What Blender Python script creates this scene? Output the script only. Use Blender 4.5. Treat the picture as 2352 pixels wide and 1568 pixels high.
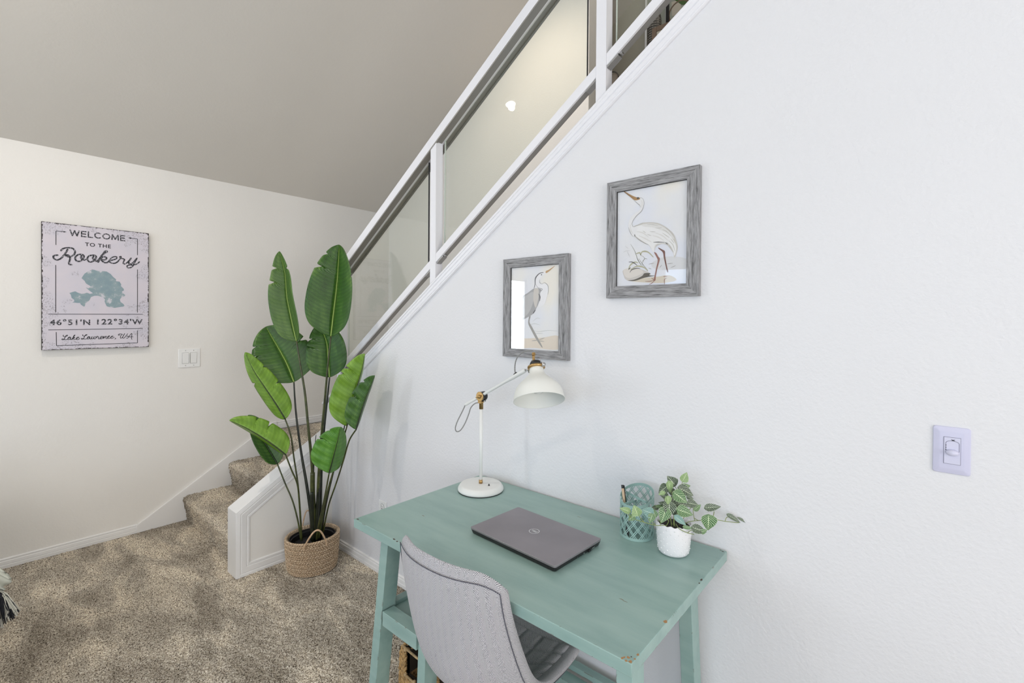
import bpy, bmesh, math, random
import numpy as np
from mathutils import Vector, Matrix
from mathutils.geometry import tessellate_polygon
for o in list(bpy.data.objects): bpy.data.objects.remove(o, do_unlink=True)
S = bpy.context.scene
C = S.collection
rnd = random.Random(7)
PI = math.pi

# ------------------------------------------------------------------ camera
H = 1.57
FPX, CXP, CYP = 1087.81, 1176.0, 740.38
yaw, pit, rol = map(math.radians, (40.816, 0.4686, -0.4021))
fwd = Vector((-math.sin(yaw)*math.cos(pit), math.cos(yaw)*math.cos(pit), -math.sin(pit)))
rt0 = Vector((math.cos(yaw), math.sin(yaw), 0)); dn0 = fwd.cross(rt0)
rgt = rt0*math.cos(rol) + dn0*math.sin(rol); dwn = -rt0*math.sin(rol) + dn0*math.cos(rol)
EYE = Vector((0, 0, H))
cd = bpy.data.cameras.new('camera'); cam = bpy.data.objects.new('camera', cd); C.objects.link(cam)
cam.matrix_world = Matrix(((rgt.x, -dwn.x, -fwd.x, 0), (rgt.y, -dwn.y, -fwd.y, 0), (rgt.z, -dwn.z, -fwd.z, H), (0, 0, 0, 1)))
cd.sensor_width = 36; cd.lens = FPX*36/2352; cd.shift_y = -(784-CYP)/2352; cd.clip_start = .02
S.camera = cam
def ray(u, v): return rgt*((u-CXP)/FPX) + dwn*((v-CYP)/FPX) + fwd
def hit(u, v, ax, val):                       # measured point on a real plane of the room
    d = ray(u, v); return EYE + d*((val-EYE[ax])/d[ax])
def dep(u, v, d): return EYE + ray(u, v)*d     # measured point at a real distance

# ------------------------------------------------------------------ sky, windows' daylight, added fill lights, exposure
S.view_settings.view_transform = 'Standard'; S.view_settings.look = 'None'
S.view_settings.exposure = 0.33; S.view_settings.gamma = 1.0; S.view_settings.use_curve_mapping = False
w = bpy.data.worlds.new('sky'); S.world = w; w.use_nodes = True
bg = w.node_tree.nodes['Background']; bg.inputs[0].default_value = (.75, .86, 1.0, 1); bg.inputs[1].default_value = 1.0
def area(name, loc, rot, sx, sy, power, col):
    l = bpy.data.lights.new(name, 'AREA'); l.shape = 'RECTANGLE'; l.size = sx; l.size_y = sy; l.energy = power; l.color = col
    o = bpy.data.objects.new(name, l); C.objects.link(o); o.location = loc; o.rotation_euler = rot; return o
XL, YD, YF, YB, XR, YW4 = -4.29, 1.675, 2.954, -4.8, 3.6, 3.72
area('daylight_back_window', (-1.0, YB-.06, 1.5), (PI/2, 0, 0), 5.0, 2.0, 43, (.55, .74, 1.0))
area('added_fill_back_right', (2.55, YB-.06, 1.5), (PI/2, 0, -.0), 1.6, 2.0, 36, (.95, .96, .98))  # added fill behind the camera to brighten the left wall
area('daylight_glass_door', (XL-.06, -1.715, 1.07), (0, -PI/2, 0), 2.1, .53, 40, (.86, .93, 1.0))
area('added_fill_high', (1.0, YB-.06, 4.0), (PI/2, 0, 0), 3.0, 1.4, 36, (1.0, .96, .90))  # added warm fill from high up, for ceiling and left wall
area('added_fill_side', (XR+.06, -.6, 1.6), (0, PI/2, 0), 1.9, 2.6, 80, (1.0, .95, .90))  # added fill from the unseen right side, aimed at the left wall
def point(name, loc, p, col, r=.05):
    l = bpy.data.lights.new(name, 'POINT'); l.energy = p; l.color = col; l.shadow_soft_size = r
    o = bpy.data.objects.new(name, l); C.objects.link(o); o.location = loc; return o
sl = bpy.data.lights.new('stairwell_lamp', 'SPOT'); sl.energy = 42; sl.color = (1.0, .82, .66); sl.spot_size = 1.7; sl.spot_blend = 1.0; sl.shadow_soft_size = .06
so = bpy.data.objects.new('stairwell_lamp', sl); C.objects.link(so); so.location = (-2.2, 1.98, 4.05); so.rotation_euler = (Vector((-2.15, 2.954, 3.0))-Vector(so.location)).to_track_quat('-Z', 'Y').to_euler()
point('added_hall_fill', (-.6, 3.3, 4.6), 9, (1.0, .90, .78), .1)  # added fill that lifts the dark hall, no fixture there

# ------------------------------------------------------------------ helpers
def wloc(o):
    v = Vector((0, 0, 0))
    while o: v += Vector(o.location); o = o.parent
    return v
def tag(o, label=None, cat=None, group=None, kind=None):
    if label: o['label'] = label
    if cat: o['category'] = cat
    if group: o['group'] = group
    if kind: o['kind'] = kind
    return o
def thing(name, label, cat, loc, group=None):
    o = bpy.data.objects.new(name, None); o.empty_display_size = .05; C.objects.link(o); o.location = loc
    return tag(o, label, cat, group)
class MB:
    def __init__(s): s.v = []; s.f = []; s.uv = {}
    def quadgrid(s, P, nu, nv, closed=False, uv=None):
        b = len(s.v); s.v += [tuple(p) for p in P]
        if uv:
            for i, q in enumerate(uv): s.uv[b+i] = q
        for i in range(nu-(0 if closed else 1)):
            for j in range(nv-1):
                i2 = (i+1) % nu
                s.f.append((b+i*nv+j, b+i2*nv+j, b+i2*nv+j+1, b+i*nv+j+1))
        return s
    def box(s, x0, x1, y0, y1, z0, z1):
        b = len(s.v)
        s.v += [(x0,y0,z0),(x1,y0,z0),(x1,y1,z0),(x0,y1,z0),(x0,y0,z1),(x1,y0,z1),(x1,y1,z1),(x0,y1,z1)]
        s.f += [tuple(b+k for k in f) for f in ((0,3,2,1),(4,5,6,7),(0,1,5,4),(1,2,6,5),(2,3,7,6),(3,0,4,7))]; return s
    def hexa(s, P):     # 8 corners, bottom ring then top ring
        b = len(s.v); s.v += [tuple(p) for p in P]
        s.f += [tuple(b+k for k in f) for f in ((0,3,2,1),(4,5,6,7),(0,1,5,4),(1,2,6,5),(2,3,7,6),(3,0,4,7))]; return s
    def beam(s, a, b_, w_, h_, up=(0, 0, 1)):
        a = Vector(a); b_ = Vector(b_); d = (b_-a).normalized(); x = d.cross(Vector(up)).normalized(); y = x.cross(d)
        P = []
        for c in (a, b_):
            for (i, j) in ((-1,-1),(1,-1),(1,1),(-1,1)): P.append(c + x*(i*w_/2) + y*(j*h_/2))
        return s.hexa(P)
    def tube(s, pts, r, n=8, caps=True):
        pts = [Vector(p) for p in pts]; m = len(pts); rr = r if isinstance(r, (list, tuple)) else [r]*m
        T = [(pts[min(i+1, m-1)]-pts[max(i-1, 0)]).normalized() for i in range(m)]
        x = T[0].orthogonal().normalized(); b = len(s.v)
        for i in range(m):
            x = (x - T[i]*x.dot(T[i])).normalized(); y = T[i].cross(x)
            for k in range(n):
                a = 2*PI*k/n; s.v.append(tuple(pts[i]+(x*math.cos(a)+y*math.sin(a))*rr[i]))
                s.uv[len(s.v)-1] = (k/n, i/max(1, m-1))
        for i in range(m-1):
            for k in range(n): s.f.append((b+i*n+k, b+i*n+(k+1)%n, b+(i+1)*n+(k+1)%n, b+(i+1)*n+k))
        if caps: s.f.append(tuple(b+k for k in range(n))[::-1]); s.f.append(tuple(b+(m-1)*n+k for k in range(n)))
        return s
    def lathe(s, c, prof, n=32, ax=(0, 0, 1), sx=1, sy=1, xd=None):
        c = Vector(c); ax = Vector(ax).normalized()
        x = Vector(xd) if xd else (Vector((1, 0, 0)) if abs(ax.z) > .9 else ax.orthogonal())
        x = (x-ax*x.dot(ax)).normalized(); y = ax.cross(x); b = len(s.v); m = len(prof)
        for i, (r, h) in enumerate(prof):
            for k in range(n):
                a = 2*PI*k/n; s.v.append(tuple(c+ax*h+(x*math.cos(a)*sx+y*math.sin(a)*sy)*max(r, 1e-5)))
                s.uv[len(s.v)-1] = (k/n, i/max(1, m-1))
        for i in range(m-1):
            for k in range(n): s.f.append((b+i*n+k, b+i*n+(k+1)%n, b+(i+1)*n+(k+1)%n, b+(i+1)*n+k))
        if prof[0][0] > 1e-4: s.f.append(tuple(b+k for k in range(n))[::-1])
        if prof[-1][0] > 1e-4: s.f.append(tuple(b+(m-1)*n+k for k in range(n)))
        return s
    def prism(s, poly, fn, t0, t1):      # poly 2d list, fn(a,b,t)->3d
        tri = tessellate_polygon([[Vector((p[0], p[1], 0)) for p in poly]]); n = len(poly); b = len(s.v)
        s.v += [tuple(fn(p[0], p[1], t0)) for p in poly] + [tuple(fn(p[0], p[1], t1)) for p in poly]
        for t in tri: s.f.append(tuple(b+k for k in t)); s.f.append(tuple(b+n+k for k in t[::-1]))
        for i in range(n): j = (i+1) % n; s.f.append((b+i, b+j, b+n+j, b+n+i))
        return s
    def flat(s, poly, fn):
        tri = tessellate_polygon([[Vector((p[0], p[1], 0)) for p in poly]]); b = len(s.v)
        s.v += [tuple(fn(p[0], p[1])) for p in poly]
        for t in tri: s.f.append(tuple(b+k for k in t))
        return s
    def ribbon(s, pts, w_, fn):          # flat stroke in 2d
        n = len(pts); ww = w_ if isinstance(w_, (list, tuple)) else [w_]*n; b = len(s.v)
        for i in range(n):
            a = Vector(pts[max(i-1, 0)]); c = Vector(pts[min(i+1, n-1)]); d = (c-a)
            d = d.normalized() if d.length > 1e-9 else Vector((1, 0)); q = Vector((-d.y, d.x))*ww[i]/2; p = Vector(pts[i])
            for e in (p+q, p-q): s.v.append(tuple(fn(e.x, e.y)))
        for i in range(n-1): s.f.append((b+2*i, b+2*i+1, b+2*i+3, b+2*i+2))
        return s
    def build(s, name, m, parent=None, smooth=False, bevel=0, seg=2, sub=0, loc=None, fixn=True, autos=None):
        if parent is not None: org = wloc(parent)
        elif loc is not None: org = Vector(loc)
        else:
            a = np.array(s.v); mn = a.min(0); mx = a.max(0); org = Vector(((mn[0]+mx[0])/2, (mn[1]+mx[1])/2, mn[2]))
        me = bpy.data.meshes.new(name); me.from_pydata([(p[0]-org.x, p[1]-org.y, p[2]-org.z) for p in s.v], [], s.f)
        if s.uv:
            ul = me.uv_layers.new(name='UVMap'); vi = np.empty(len(me.loops), int); me.loops.foreach_get('vertex_index', vi)
            arr = np.zeros((len(s.v), 2)); 
            for k, q in s.uv.items(): arr[k] = q
            ul.data.foreach_set('uv', arr[vi].ravel())
        if fixn:
            bm = bmesh.new(); bm.from_mesh(me); bmesh.ops.recalc_face_normals(bm, faces=bm.faces); bm.to_mesh(me); bm.free()
        o = bpy.data.objects.new(name, me); C.objects.link(o)
        for q in (m if isinstance(m, (list, tuple)) else [m]): me.materials.append(q)
        if parent is not None: o.parent = parent
        else: o.location = org
        if bevel:
            md = o.modifiers.new('bevel', 'BEVEL'); md.width = bevel; md.segments = seg; md.limit_method = 'ANGLE'; md.angle_limit = .6
        if sub: md = o.modifiers.new('sub', 'SUBSURF'); md.levels = sub; md.render_levels = sub
        if smooth or bevel:
            me.polygons.foreach_set('use_smooth', [True]*len(me.polygons))
            if autos or bevel: me.set_sharp_from_angle(angle=autos or .7)
        return o
def cr(pts, n=6, closed=False):          # Catmull-Rom through points
    P = [Vector(p) for p in pts]; N = len(P); out = []
    rng = range(N if closed else N-1)
    for i in rng:
        if closed: a, b, c, d = P[(i-1)%N], P[i], P[(i+1)%N], P[(i+2)%N]
        else: a, b, c, d = P[max(i-1,0)], P[i], P[i+1], P[min(i+2,N-1)]
        for k in range(n):
            t = k/n
            out.append(.5*((2*b)+(c-a)*t+(2*a-5*b+4*c-d)*t*t+(3*b-3*c+d-a)*t**3))
    if not closed: out.append(P[-1])
    return out
def lin(c):
    return tuple((x/255/12.92 if x/255 <= .04045 else ((x/255+.055)/1.055)**2.4) for x in c)

# ------------------------------------------------------------------ materials
def newmat(name):
    m = bpy.data.materials.new(name); m.use_nodes = True; nt = m.node_tree
    return m, nt, nt.nodes['Principled BSDF']
def N(nt, t, **kw):
    n = nt.nodes.new(t)
    for k, v in kw.items():
        if k in n.inputs: n.inputs[k].default_value = v
        else: setattr(n, k, v)
    return n
def coord(nt, kind='Object', scale=None):
    tc = nt.nodes.new('ShaderNodeTexCoord')
    if scale is None: return tc.outputs[kind]
    mp = nt.nodes.new('ShaderNodeMapping'); mp.inputs['Scale'].default_value = scale
    nt.links.new(tc.outputs[kind], mp.inputs[0]); return mp.outputs[0]
def ramp(nt, fac, stops):
    r = nt.nodes.new('ShaderNodeValToRGB'); e = r.color_ramp.elements
    while len(e) < len(stops): e.new(.5)
    for i, (p, c) in enumerate(stops): e[i].position = p; e[i].color = (*c, 1)
    nt.links.new(fac, r.inputs[0]); return r.outputs[0]
def bump(nt, b, height, strength, dist):
    n = nt.nodes.new('ShaderNodeBump'); n.inputs['Strength'].default_value = strength; n.inputs['Distance'].default_value = dist
    nt.links.new(height, n.inputs['Height']); nt.links.new(n.outputs[0], b.inputs['Normal']); return n
def mathn(nt, op, a, b=None, c=None):
    n = nt.nodes.new('ShaderNodeMath'); n.operation = op
    for i, x in enumerate((a, b, c)):
        if x is None: continue
        if isinstance(x, (int, float)): n.inputs[i].default_value = x
        else: nt.links.new(x, n.inputs[i])
    return n.outputs[0]
def mixc(nt, fac, a, b):
    n = nt.nodes.new('ShaderNodeMix'); n.data_type = 'RGBA'
    for idx, x in ((0, fac), (6, a), (7, b)):
        if isinstance(x, (int, float)): n.inputs[idx].default_value = x
        elif isinstance(x, tuple): n.inputs[idx].default_value = (*x, 1)
        else: nt.links.new(x, n.inputs[idx])
    return n.outputs[2]
def plain(name, col, rough=.5, metal=0, nscale=None, nstr=.1, ndist=.001, var=0, emis=0, coat=0, spec=None):
    m, nt, b = newmat(name); b.inputs['Base Color'].default_value = (*col, 1); b.inputs['Roughness'].default_value = rough; b.inputs['Metallic'].default_value = metal
    if spec is not None: b.inputs['Specular IOR Level'].default_value = spec
    if coat: b.inputs['Coat Weight'].default_value = coat; b.inputs['Coat Roughness'].default_value = .15
    if nscale:
        t = N(nt, 'ShaderNodeTexNoise', Scale=nscale, Detail=4.0); nt.links.new(coord(nt), t.inputs['Vector'])
        bump(nt, b, t.outputs[0], nstr, ndist)
        if var:
            c = ramp(nt, t.outputs[0], [(.3, tuple(x*(1-var) for x in col)), (.7, tuple(min(1, x*(1+var)) for x in col))]); nt.links.new(c, b.inputs['Base Color'])
    if emis: b.inputs['Emission Color'].default_value = (*col, 1); b.inputs['Emission Strength'].default_value = emis
    return m
def wallmat(name, col, s=95, st=.35):
    m, nt, b = newmat(name); b.inputs['Roughness'].default_value = .55; b.inputs['Specular IOR Level'].default_value = .35
    co = coord(nt); t = N(nt, 'ShaderNodeTexNoise', Scale=float(s), Detail=3.0, Roughness=.55); nt.links.new(co, t.inputs['Vector'])
    t2 = N(nt, 'ShaderNodeTexNoise', Scale=1.3, Detail=2.0); nt.links.new(co, t2.inputs['Vector'])
    nt.links.new(ramp(nt, t2.outputs[0], [(.3, tuple(x*.985 for x in col)), (.7, tuple(x*1.01 for x in col))]), b.inputs['Base Color'])
    bump(nt, b, t.outputs[0], st, .004); return m
M = {}
M['wall'] = wallmat('painted_wall', (.765, .768, .79))
M['wall_warm'] = wallmat('painted_wall_warm', (.87, .85, .815))
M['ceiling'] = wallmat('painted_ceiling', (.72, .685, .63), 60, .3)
M['wall_hall'] = wallmat('wall_hall_shaded', (.44, .415, .34))  # same wall paint, darkened to hold the dimness of the unlit hall
M['trim'] = plain('white_trim_paint', (.86, .855, .85), .35, nscale=12, nstr=.05)
M['rail'] = plain('white_rail_paint', (.83, .83, .865), .3)
M['carpet'] = None
def carpet():
    m, nt, b = newmat('beige_carpet'); b.inputs['Roughness'].default_value = .95; b.inputs['Specular IOR Level'].default_value = .1
    tc = nt.nodes.new('ShaderNodeNewGeometry').outputs['Position']
    t = N(nt, 'ShaderNodeTexNoise', Scale=185.0, Detail=3.0, Roughness=.65); nt.links.new(tc, t.inputs['Vector'])
    v = N(nt, 'ShaderNodeTexVoronoi', Scale=240.0); nt.links.new(tc, v.inputs['Vector'])
    big = N(nt, 'ShaderNodeTexNoise', Scale=2.2, Detail=3.0, Distortion=.6)
    mp = nt.nodes.new('ShaderNodeMapping'); mp.inputs['Rotation'].default_value = (0, 0, .7); mp.inputs['Scale'].default_value = (1.0, 2.6, 1)
    nt.links.new(tc, mp.inputs[0]); nt.links.new(mp.outputs[0], big.inputs['Vector'])
    c1 = ramp(nt, t.outputs[0], [(.36, (.10, .078, .058)), (.45, (.46, .395, .32)), (.54, (.82, .73, .61)), (.68, (1.0, .95, .84))])
    g = ramp(nt, big.outputs[0], [(.36, (.62, .61, .59)), (.5, (.86, .86, .85)), (.60, (1.12, 1.11, 1.08)), (.68, (1.25, 1.24, 1.2))])
    n = nt.nodes.new('ShaderNodeMix'); n.data_type = 'RGBA'; n.blend_type = 'MULTIPLY'; n.inputs[0].default_value = 1
    nt.links.new(c1, n.inputs[6]); nt.links.new(g, n.inputs[7]); nt.links.new(n.outputs[2], b.inputs['Base Color'])
    h = mathn(nt, 'ADD', t.outputs[0], mathn(nt, 'MULTIPLY', v.outputs[0], .5)); bump(nt, b, h, .9, .008); return m
M['carpet'] = carpet()
def teal(name='teal_paint'):
    m, nt, b = newmat(name); b.inputs['Roughness'].default_value = .34; co = coord(nt)
    mp = nt.nodes.new('ShaderNodeMapping'); mp.inputs['Scale'].default_value = (1.2, 6, 6); nt.links.new(co, mp.inputs[0])
    t = N(nt, 'ShaderNodeTexNoise', Scale=3.0, Detail=5.0, Roughness=.55); nt.links.new(mp.outputs[0], t.inputs['Vector'])
    base = ramp(nt, t.outputs[0], [(.3, (.235, .370, .345)), (.5, (.285, .425, .395)), (.7, (.330, .470, .435))])
    # rubbed wear on the edges
    bv = N(nt, 'ShaderNodeBevel', Radius=.006); ge = nt.nodes.new('ShaderNodeNewGeometry')
    dt = nt.nodes.new('ShaderNodeVectorMath'); dt.operation = 'DOT_PRODUCT'; nt.links.new(bv.outputs[0], dt.inputs[0]); nt.links.new(ge.outputs['Normal'], dt.inputs[1])
    e = mathn(nt, 'SUBTRACT', 1.0, dt.outputs['Value'])
    n2 = N(nt, 'ShaderNodeTexNoise', Scale=26.0, Detail=4.0); nt.links.new(co, n2.inputs['Vector'])
    k = mathn(nt, 'GREATER_THAN', mathn(nt, 'MULTIPLY', e, mathn(nt, 'GREATER_THAN', n2.outputs[0], .60)), .06)
    nt.links.new(mixc(nt, k, base, (.12, .075, .04)), b.inputs['Base Color'])
    r = ramp(nt, t.outputs[0], [(.3, (.28,)*3), (.7, (.42,)*3)]); nt.links.new(r, b.inputs['Roughness'])
    n3 = N(nt, 'ShaderNodeTexNoise', Scale=60.0, Detail=2.0); nt.links.new(mp.outputs[0], n3.inputs['Vector']); bump(nt, b, n3.outputs[0], .04, .002)
    return m
M['teal'] = teal()
M['chip'] = plain('worn_wood_chip', (.42, .23, .09), .6)
M['chipd'] = plain('dark_wood_chip', (.07, .045, .03), .7)
def greywood():
    m, nt, b = newmat('grey_barnwood'); b.inputs['Roughness'].default_value = .6
    uvc = coord(nt, 'UV'); mp = nt.nodes.new('ShaderNodeMapping'); mp.inputs['Scale'].default_value = (14, 190, 1); nt.links.new(uvc, mp.inputs[0])
    t = N(nt, 'ShaderNodeTexNoise', Scale=1.0, Detail=5.0, Roughness=.65, Distortion=.5); nt.links.new(mp.outputs[0], t.inputs['Vector'])
    nt.links.new(ramp(nt, t.outputs[0], [(.30, (.07, .07, .072)), (.43, (.20, .20, .205)), (.55, (.31, .31, .32)), (.7, (.44, .44, .45))]), b.inputs['Base Color'])
    bump(nt, b, t.outputs[0], .5, .003); return m
M['greywood'] = greywood()
def glass(name, tint, k=1.0, ior=1.5):
    m, nt, b = newmat(name); nt.nodes.remove(b); out = nt.nodes['Material Output']
    tr = nt.nodes.new('ShaderNodeBsdfTransparent'); tr.inputs[0].default_value = (*tint, 1)
    gl = nt.nodes.new('ShaderNodeBsdfGlossy'); gl.inputs['Roughness'].default_value = 0.0; gl.inputs[0].default_value = (1, 1, 1, 1)
    ge = nt.nodes.new('ShaderNodeNewGeometry'); dt = nt.nodes.new('ShaderNodeVectorMath'); dt.operation = 'DOT_PRODUCT'
    nt.links.new(ge.outputs['Normal'], dt.inputs[0]); nt.links.new(ge.outputs['Incoming'], dt.inputs[1])
    f5 = mathn(nt, 'POWER', mathn(nt, 'SUBTRACT', 1.0, mathn(nt, 'ABSOLUTE', dt.outputs['Value'])), 5.0)      # Schlick
    fr = mathn(nt, 'ADD', .042, mathn(nt, 'MULTIPLY', f5, .958))
    mx = nt.nodes.new('ShaderNodeMixShader'); nt.links.new(mathn(nt, 'MULTIPLY', fr, k), mx.inputs[0]); nt.links.new(tr.outputs[0], mx.inputs[1]); nt.links.new(gl.outputs[0], mx.inputs[2])
    nt.links.new(mx.outputs[0], out.inputs[0]); return m
M['railglass'] = glass('rail_glass', (.972, .985, .955))
M['picglass'] = glass('picture_glass', (.99, .99, .99))
M['white'] = plain('white_plastic', (.90, .90, .89), .3)
M['whitelav'] = plain('pale_lavender_plastic', (.60, .60, .76), .3)
M['whitelav2'] = plain('pale_lavender_plastic_insert', (.64, .64, .79), .3)
M['dark'] = plain('dark_print', (.02, .02, .025), .6)
M['lampwhite'] = plain('lamp_enamel', (.80, .81, .79), .4)
M['brass'] = plain('antique_brass', (.48, .31, .13), .32, 1)
M['black'] = plain('black_plastic', (.012, .012, .013), .35)
M['steel'] = plain('steel', (.5, .5, .5), .25, 1)
M['alu'] = plain('aluminium_channel', (.36, .35, .33), .45, .6)
# ================================================================== the setting
SL = .667
def zc(x): return 2.66 + SL*(min(x, .3)-XL) - max(0, x-.3)*SL
XP = -3.08                                    # outer face of the low stair wall
def struct(o): o['kind'] = 'structure'; return o
np.random.seed(3)
def pile_grid(mb, P0, ux, uy, nx, ny, jit, nrm=Vector((0, 0, 1))):
    """carpet surface: a fine grid whose tufts stand uneven"""
    b = len(mb.v); P0 = Vector(P0); ux = Vector(ux); uy = Vector(uy)
    j = np.random.rand(nx+1, ny+1)*jit; q = (np.random.rand(nx+1, ny+1, 2)-.5)*.7
    for i in range(nx+1):
        for k in range(ny+1):
            e = 1 if 0 < i < nx and 0 < k < ny else 0
            mb.v.append(tuple(P0+ux*((i+q[i,k,0]*e)/nx)+uy*((k+q[i,k,1]*e)/ny)+nrm*(j[i,k]-jit*.6)))
    for i in range(nx):
        for k in range(ny):
            a = b+i*(ny+1)+k; mb.f.append((a, a+ny+1, a+ny+2, a+1))
mb = MB()
pile_grid(mb, (XL, -.35, 0), (XP-XL+1.95, 0, 0), (0, YD+.35, 0), 330, 205, .011)
struct(mb.build('floor', M['carpet'], fixn=False, smooth=False)); 
mb = MB(); mb.box(XL, XR, YB, YW4, -.06, -.012)
bpy.data.objects['floor'].data.polygons.foreach_set('use_smooth', [False]*len(bpy.data.objects['floor'].data.polygons))
struct(mb.build('floor', M['carpet']))
# ceiling, two slopes
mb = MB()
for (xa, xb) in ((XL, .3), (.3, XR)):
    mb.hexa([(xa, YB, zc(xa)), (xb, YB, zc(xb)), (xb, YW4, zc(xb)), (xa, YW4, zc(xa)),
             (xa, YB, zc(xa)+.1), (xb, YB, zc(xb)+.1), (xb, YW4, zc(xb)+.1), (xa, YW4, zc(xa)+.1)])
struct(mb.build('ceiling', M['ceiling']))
# left wall with the glass door opening
def rects(mb, fn, holes, a0, a1, b0, b1, t0, t1):
    """wall in (a,b) with rectangular holes, thickness t0..t1"""
    As = sorted({a0, a1} | {h[0] for h in holes} | {h[1] for h in holes}); Bs = sorted({b0, b1} | {h[2] for h in holes} | {h[3] for h in holes})
    for i in range(len(As)-1):
        for j in range(len(Bs)-1):
            ca, cb = (As[i]+As[i+1])/2, (Bs[j]+Bs[j+1])/2
            if any(h[0] < ca < h[1] and h[2] < cb < h[3] for h in holes): continue
            P = [fn(a, b_, t) for t in (t0, t1) for (a, b_) in ((As[i], Bs[j]), (As[i+1], Bs[j]), (As[i+1], Bs[j+1]), (As[i], Bs[j+1]))]
            mb.hexa(P)
mb = MB(); rects(mb, lambda a, b, t: (XL-t, a, b), [(-1.98, -1.45, 0, 2.15)], YB, YW4, 0, zc(XL), 0, .12)
struct(mb.build('wall_left', M['wall_warm']))
mb = MB(); rects(mb, lambda a, b, t: (a, YB-t, b), [(-3.5, 1.5, .5, 2.5), (-.5, 2.5, 3.3, 4.7)], XL, XR, 0, 2.66, 0, .12)
mb2 = MB()
holes = [(-3.5, 1.5, .5, 2.5), (1.75, 3.35, .5, 2.5), (-.5, 2.5, 3.3, 4.7)]
mb = MB(); rects(mb, lambda a, b, t: (a, YB-t, b), holes, XL, XR, 0, 2.66, 0, .12)
mb.v = []; mb.f = []
# gable wall: columns so the top follows the roof
cols = sorted({XL, -3.5, -.5, .3, 1.5, 1.75, 2.5, 3.35, XR})
for i in range(len(cols)-1):
    xa, xb = cols[i], cols[i+1]; xm = (xa+xb)/2
    segs = [0.0]; 
    hs = sorted([(h[2], h[3]) for h in holes if h[0] < xm < h[1]])
    z = 0
    for (h0, h1) in hs:
        mb.hexa([(xa, YB-.12, z), (xb, YB-.12, z), (xb, YB, z), (xa, YB, z), (xa, YB-.12, h0), (xb, YB-.12, h0), (xb, YB, h0), (xa, YB, h0)]); z = h1
    z0a, z0b = z, z
    mb.hexa([(xa, YB-.12, z), (xb, YB-.12, z), (xb, YB, z), (xa, YB, z), (xa, YB-.12, max(zc(xa), z+.01)), (xb, YB-.12, max(zc(xb), z+.01)), (xb, YB, max(zc(xb), z+.01)), (xa, YB, max(zc(xa), z+.01))])
struct(mb.build('wall_back', M['wall_warm']))
mb = MB(); rects(mb, lambda a, b, t: (XR+t, a, b), [(-1.9, .7, .65, 2.55)], YB, YW4, 0, zc(XR), 0, .12)
struct(mb.build('wall_side', M['wall']))
# window frames
def winframe(name, fn, a0, a1, b0, b1, na, nb=1):
    m_ = MB(); t = .05
    for (p, q, r, s_) in ((a0, a1, b0, b0+t), (a0, a1, b1-t, b1), (a0, a0+t, b0, b1), (a1-t, a1, b0, b1)):
        m_.hexa([fn(a, b, k) for k in (.02, .08) for (a, b) in ((p, r), (q, r), (q, s_), (p, s_))])
    for i in range(1, na):
        a = a0+(a1-a0)*i/na; m_.hexa([fn(x, y, k) for k in (.02, .08) for (x, y) in ((a-.03, b0), (a+.03, b0), (a+.03, b1), (a-.03, b1))])
    struct(m_.build(name, M['trim']))
winframe('window_1', lambda a, b, t: (a, YB-t*.6, b), -3.5, 1.5, .5, 2.5, 4)
winframe('added_window_4', lambda a, b, t: (a, YB-t*.6, b), 1.75, 3.35, .5, 2.5, 2)  # unseen opening added for the right-hand fill
winframe('added_window_2', lambda a, b, t: (a, YB-t*.6, b), -.5, 2.5, 3.3, 4.7, 2)  # invented opening around the high fill
winframe('added_window_3', lambda a, b, t: (XR+t*.6, a, b), -1.9, .7, .65, 2.55, 3)  # made-up opening that goes with the side fill
winframe('door_1', lambda a, b, t: (XL-t*.6, a, b), -1.98, -1.45, 0, 2.15, 1)

# desk wall with its sloping top behind the railing
CAPM = .667                                   # slope of the cap (rise over run)
def zcap(x): return 2.034 + CAPM*(x+1.5)      # underside edge of the cap moulding
XE = .45
def up(x): return zcap(x)+.035
mb = MB()
fn = lambda a, b, t: (a, t, b)
mb.prism([(XP-.12, 0), (XE, 0), (XE, up(XE)), (XP-.12, up(XP-.12))], fn, YD, YD+.12)
mb.prism([(XE, 0), (XR, 0), (XR, zc(XR)), (XE, zc(XE))], fn, YD, YD+.12)
struct(mb.build('wall_right', M['wall']))
# stairwell far wall, hall wall, loft floor
mb = MB(); mb.prism([(XL, 0), (-1.835, 0), (-1.835, zc(-1.835)), (XL, zc(XL))], fn, YF, YF+.12)
struct(mb.build('wall_far', M['wall_warm']))
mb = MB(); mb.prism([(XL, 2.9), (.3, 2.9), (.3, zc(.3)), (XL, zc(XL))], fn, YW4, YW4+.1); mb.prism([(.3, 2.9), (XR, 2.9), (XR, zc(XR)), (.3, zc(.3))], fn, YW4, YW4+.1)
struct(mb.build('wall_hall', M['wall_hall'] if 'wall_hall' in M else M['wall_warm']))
mb = MB(); mb.box(.15, XR, YD+.12, YW4, 2.84, 2.92); mb.box(XL, .15, YF+.12, YW4, 2.84, 2.92)
struct(mb.build('floor', M['carpet']))
# low stair wall
PY0, PZ0, PM = 1.066, .395, .628
def zp(y): return PZ0 + PM*(y-PY0)
mb = MB(); mb.prism([(PY0+.012, 0), (YD, 0), (YD, zp(YD)-.012), (PY0+.012, PZ0-.012)], lambda a, b, t: (t, a, b), XP-.125, XP-.012)
struct(mb.build('wall_stair', M['wall_warm']))

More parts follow.
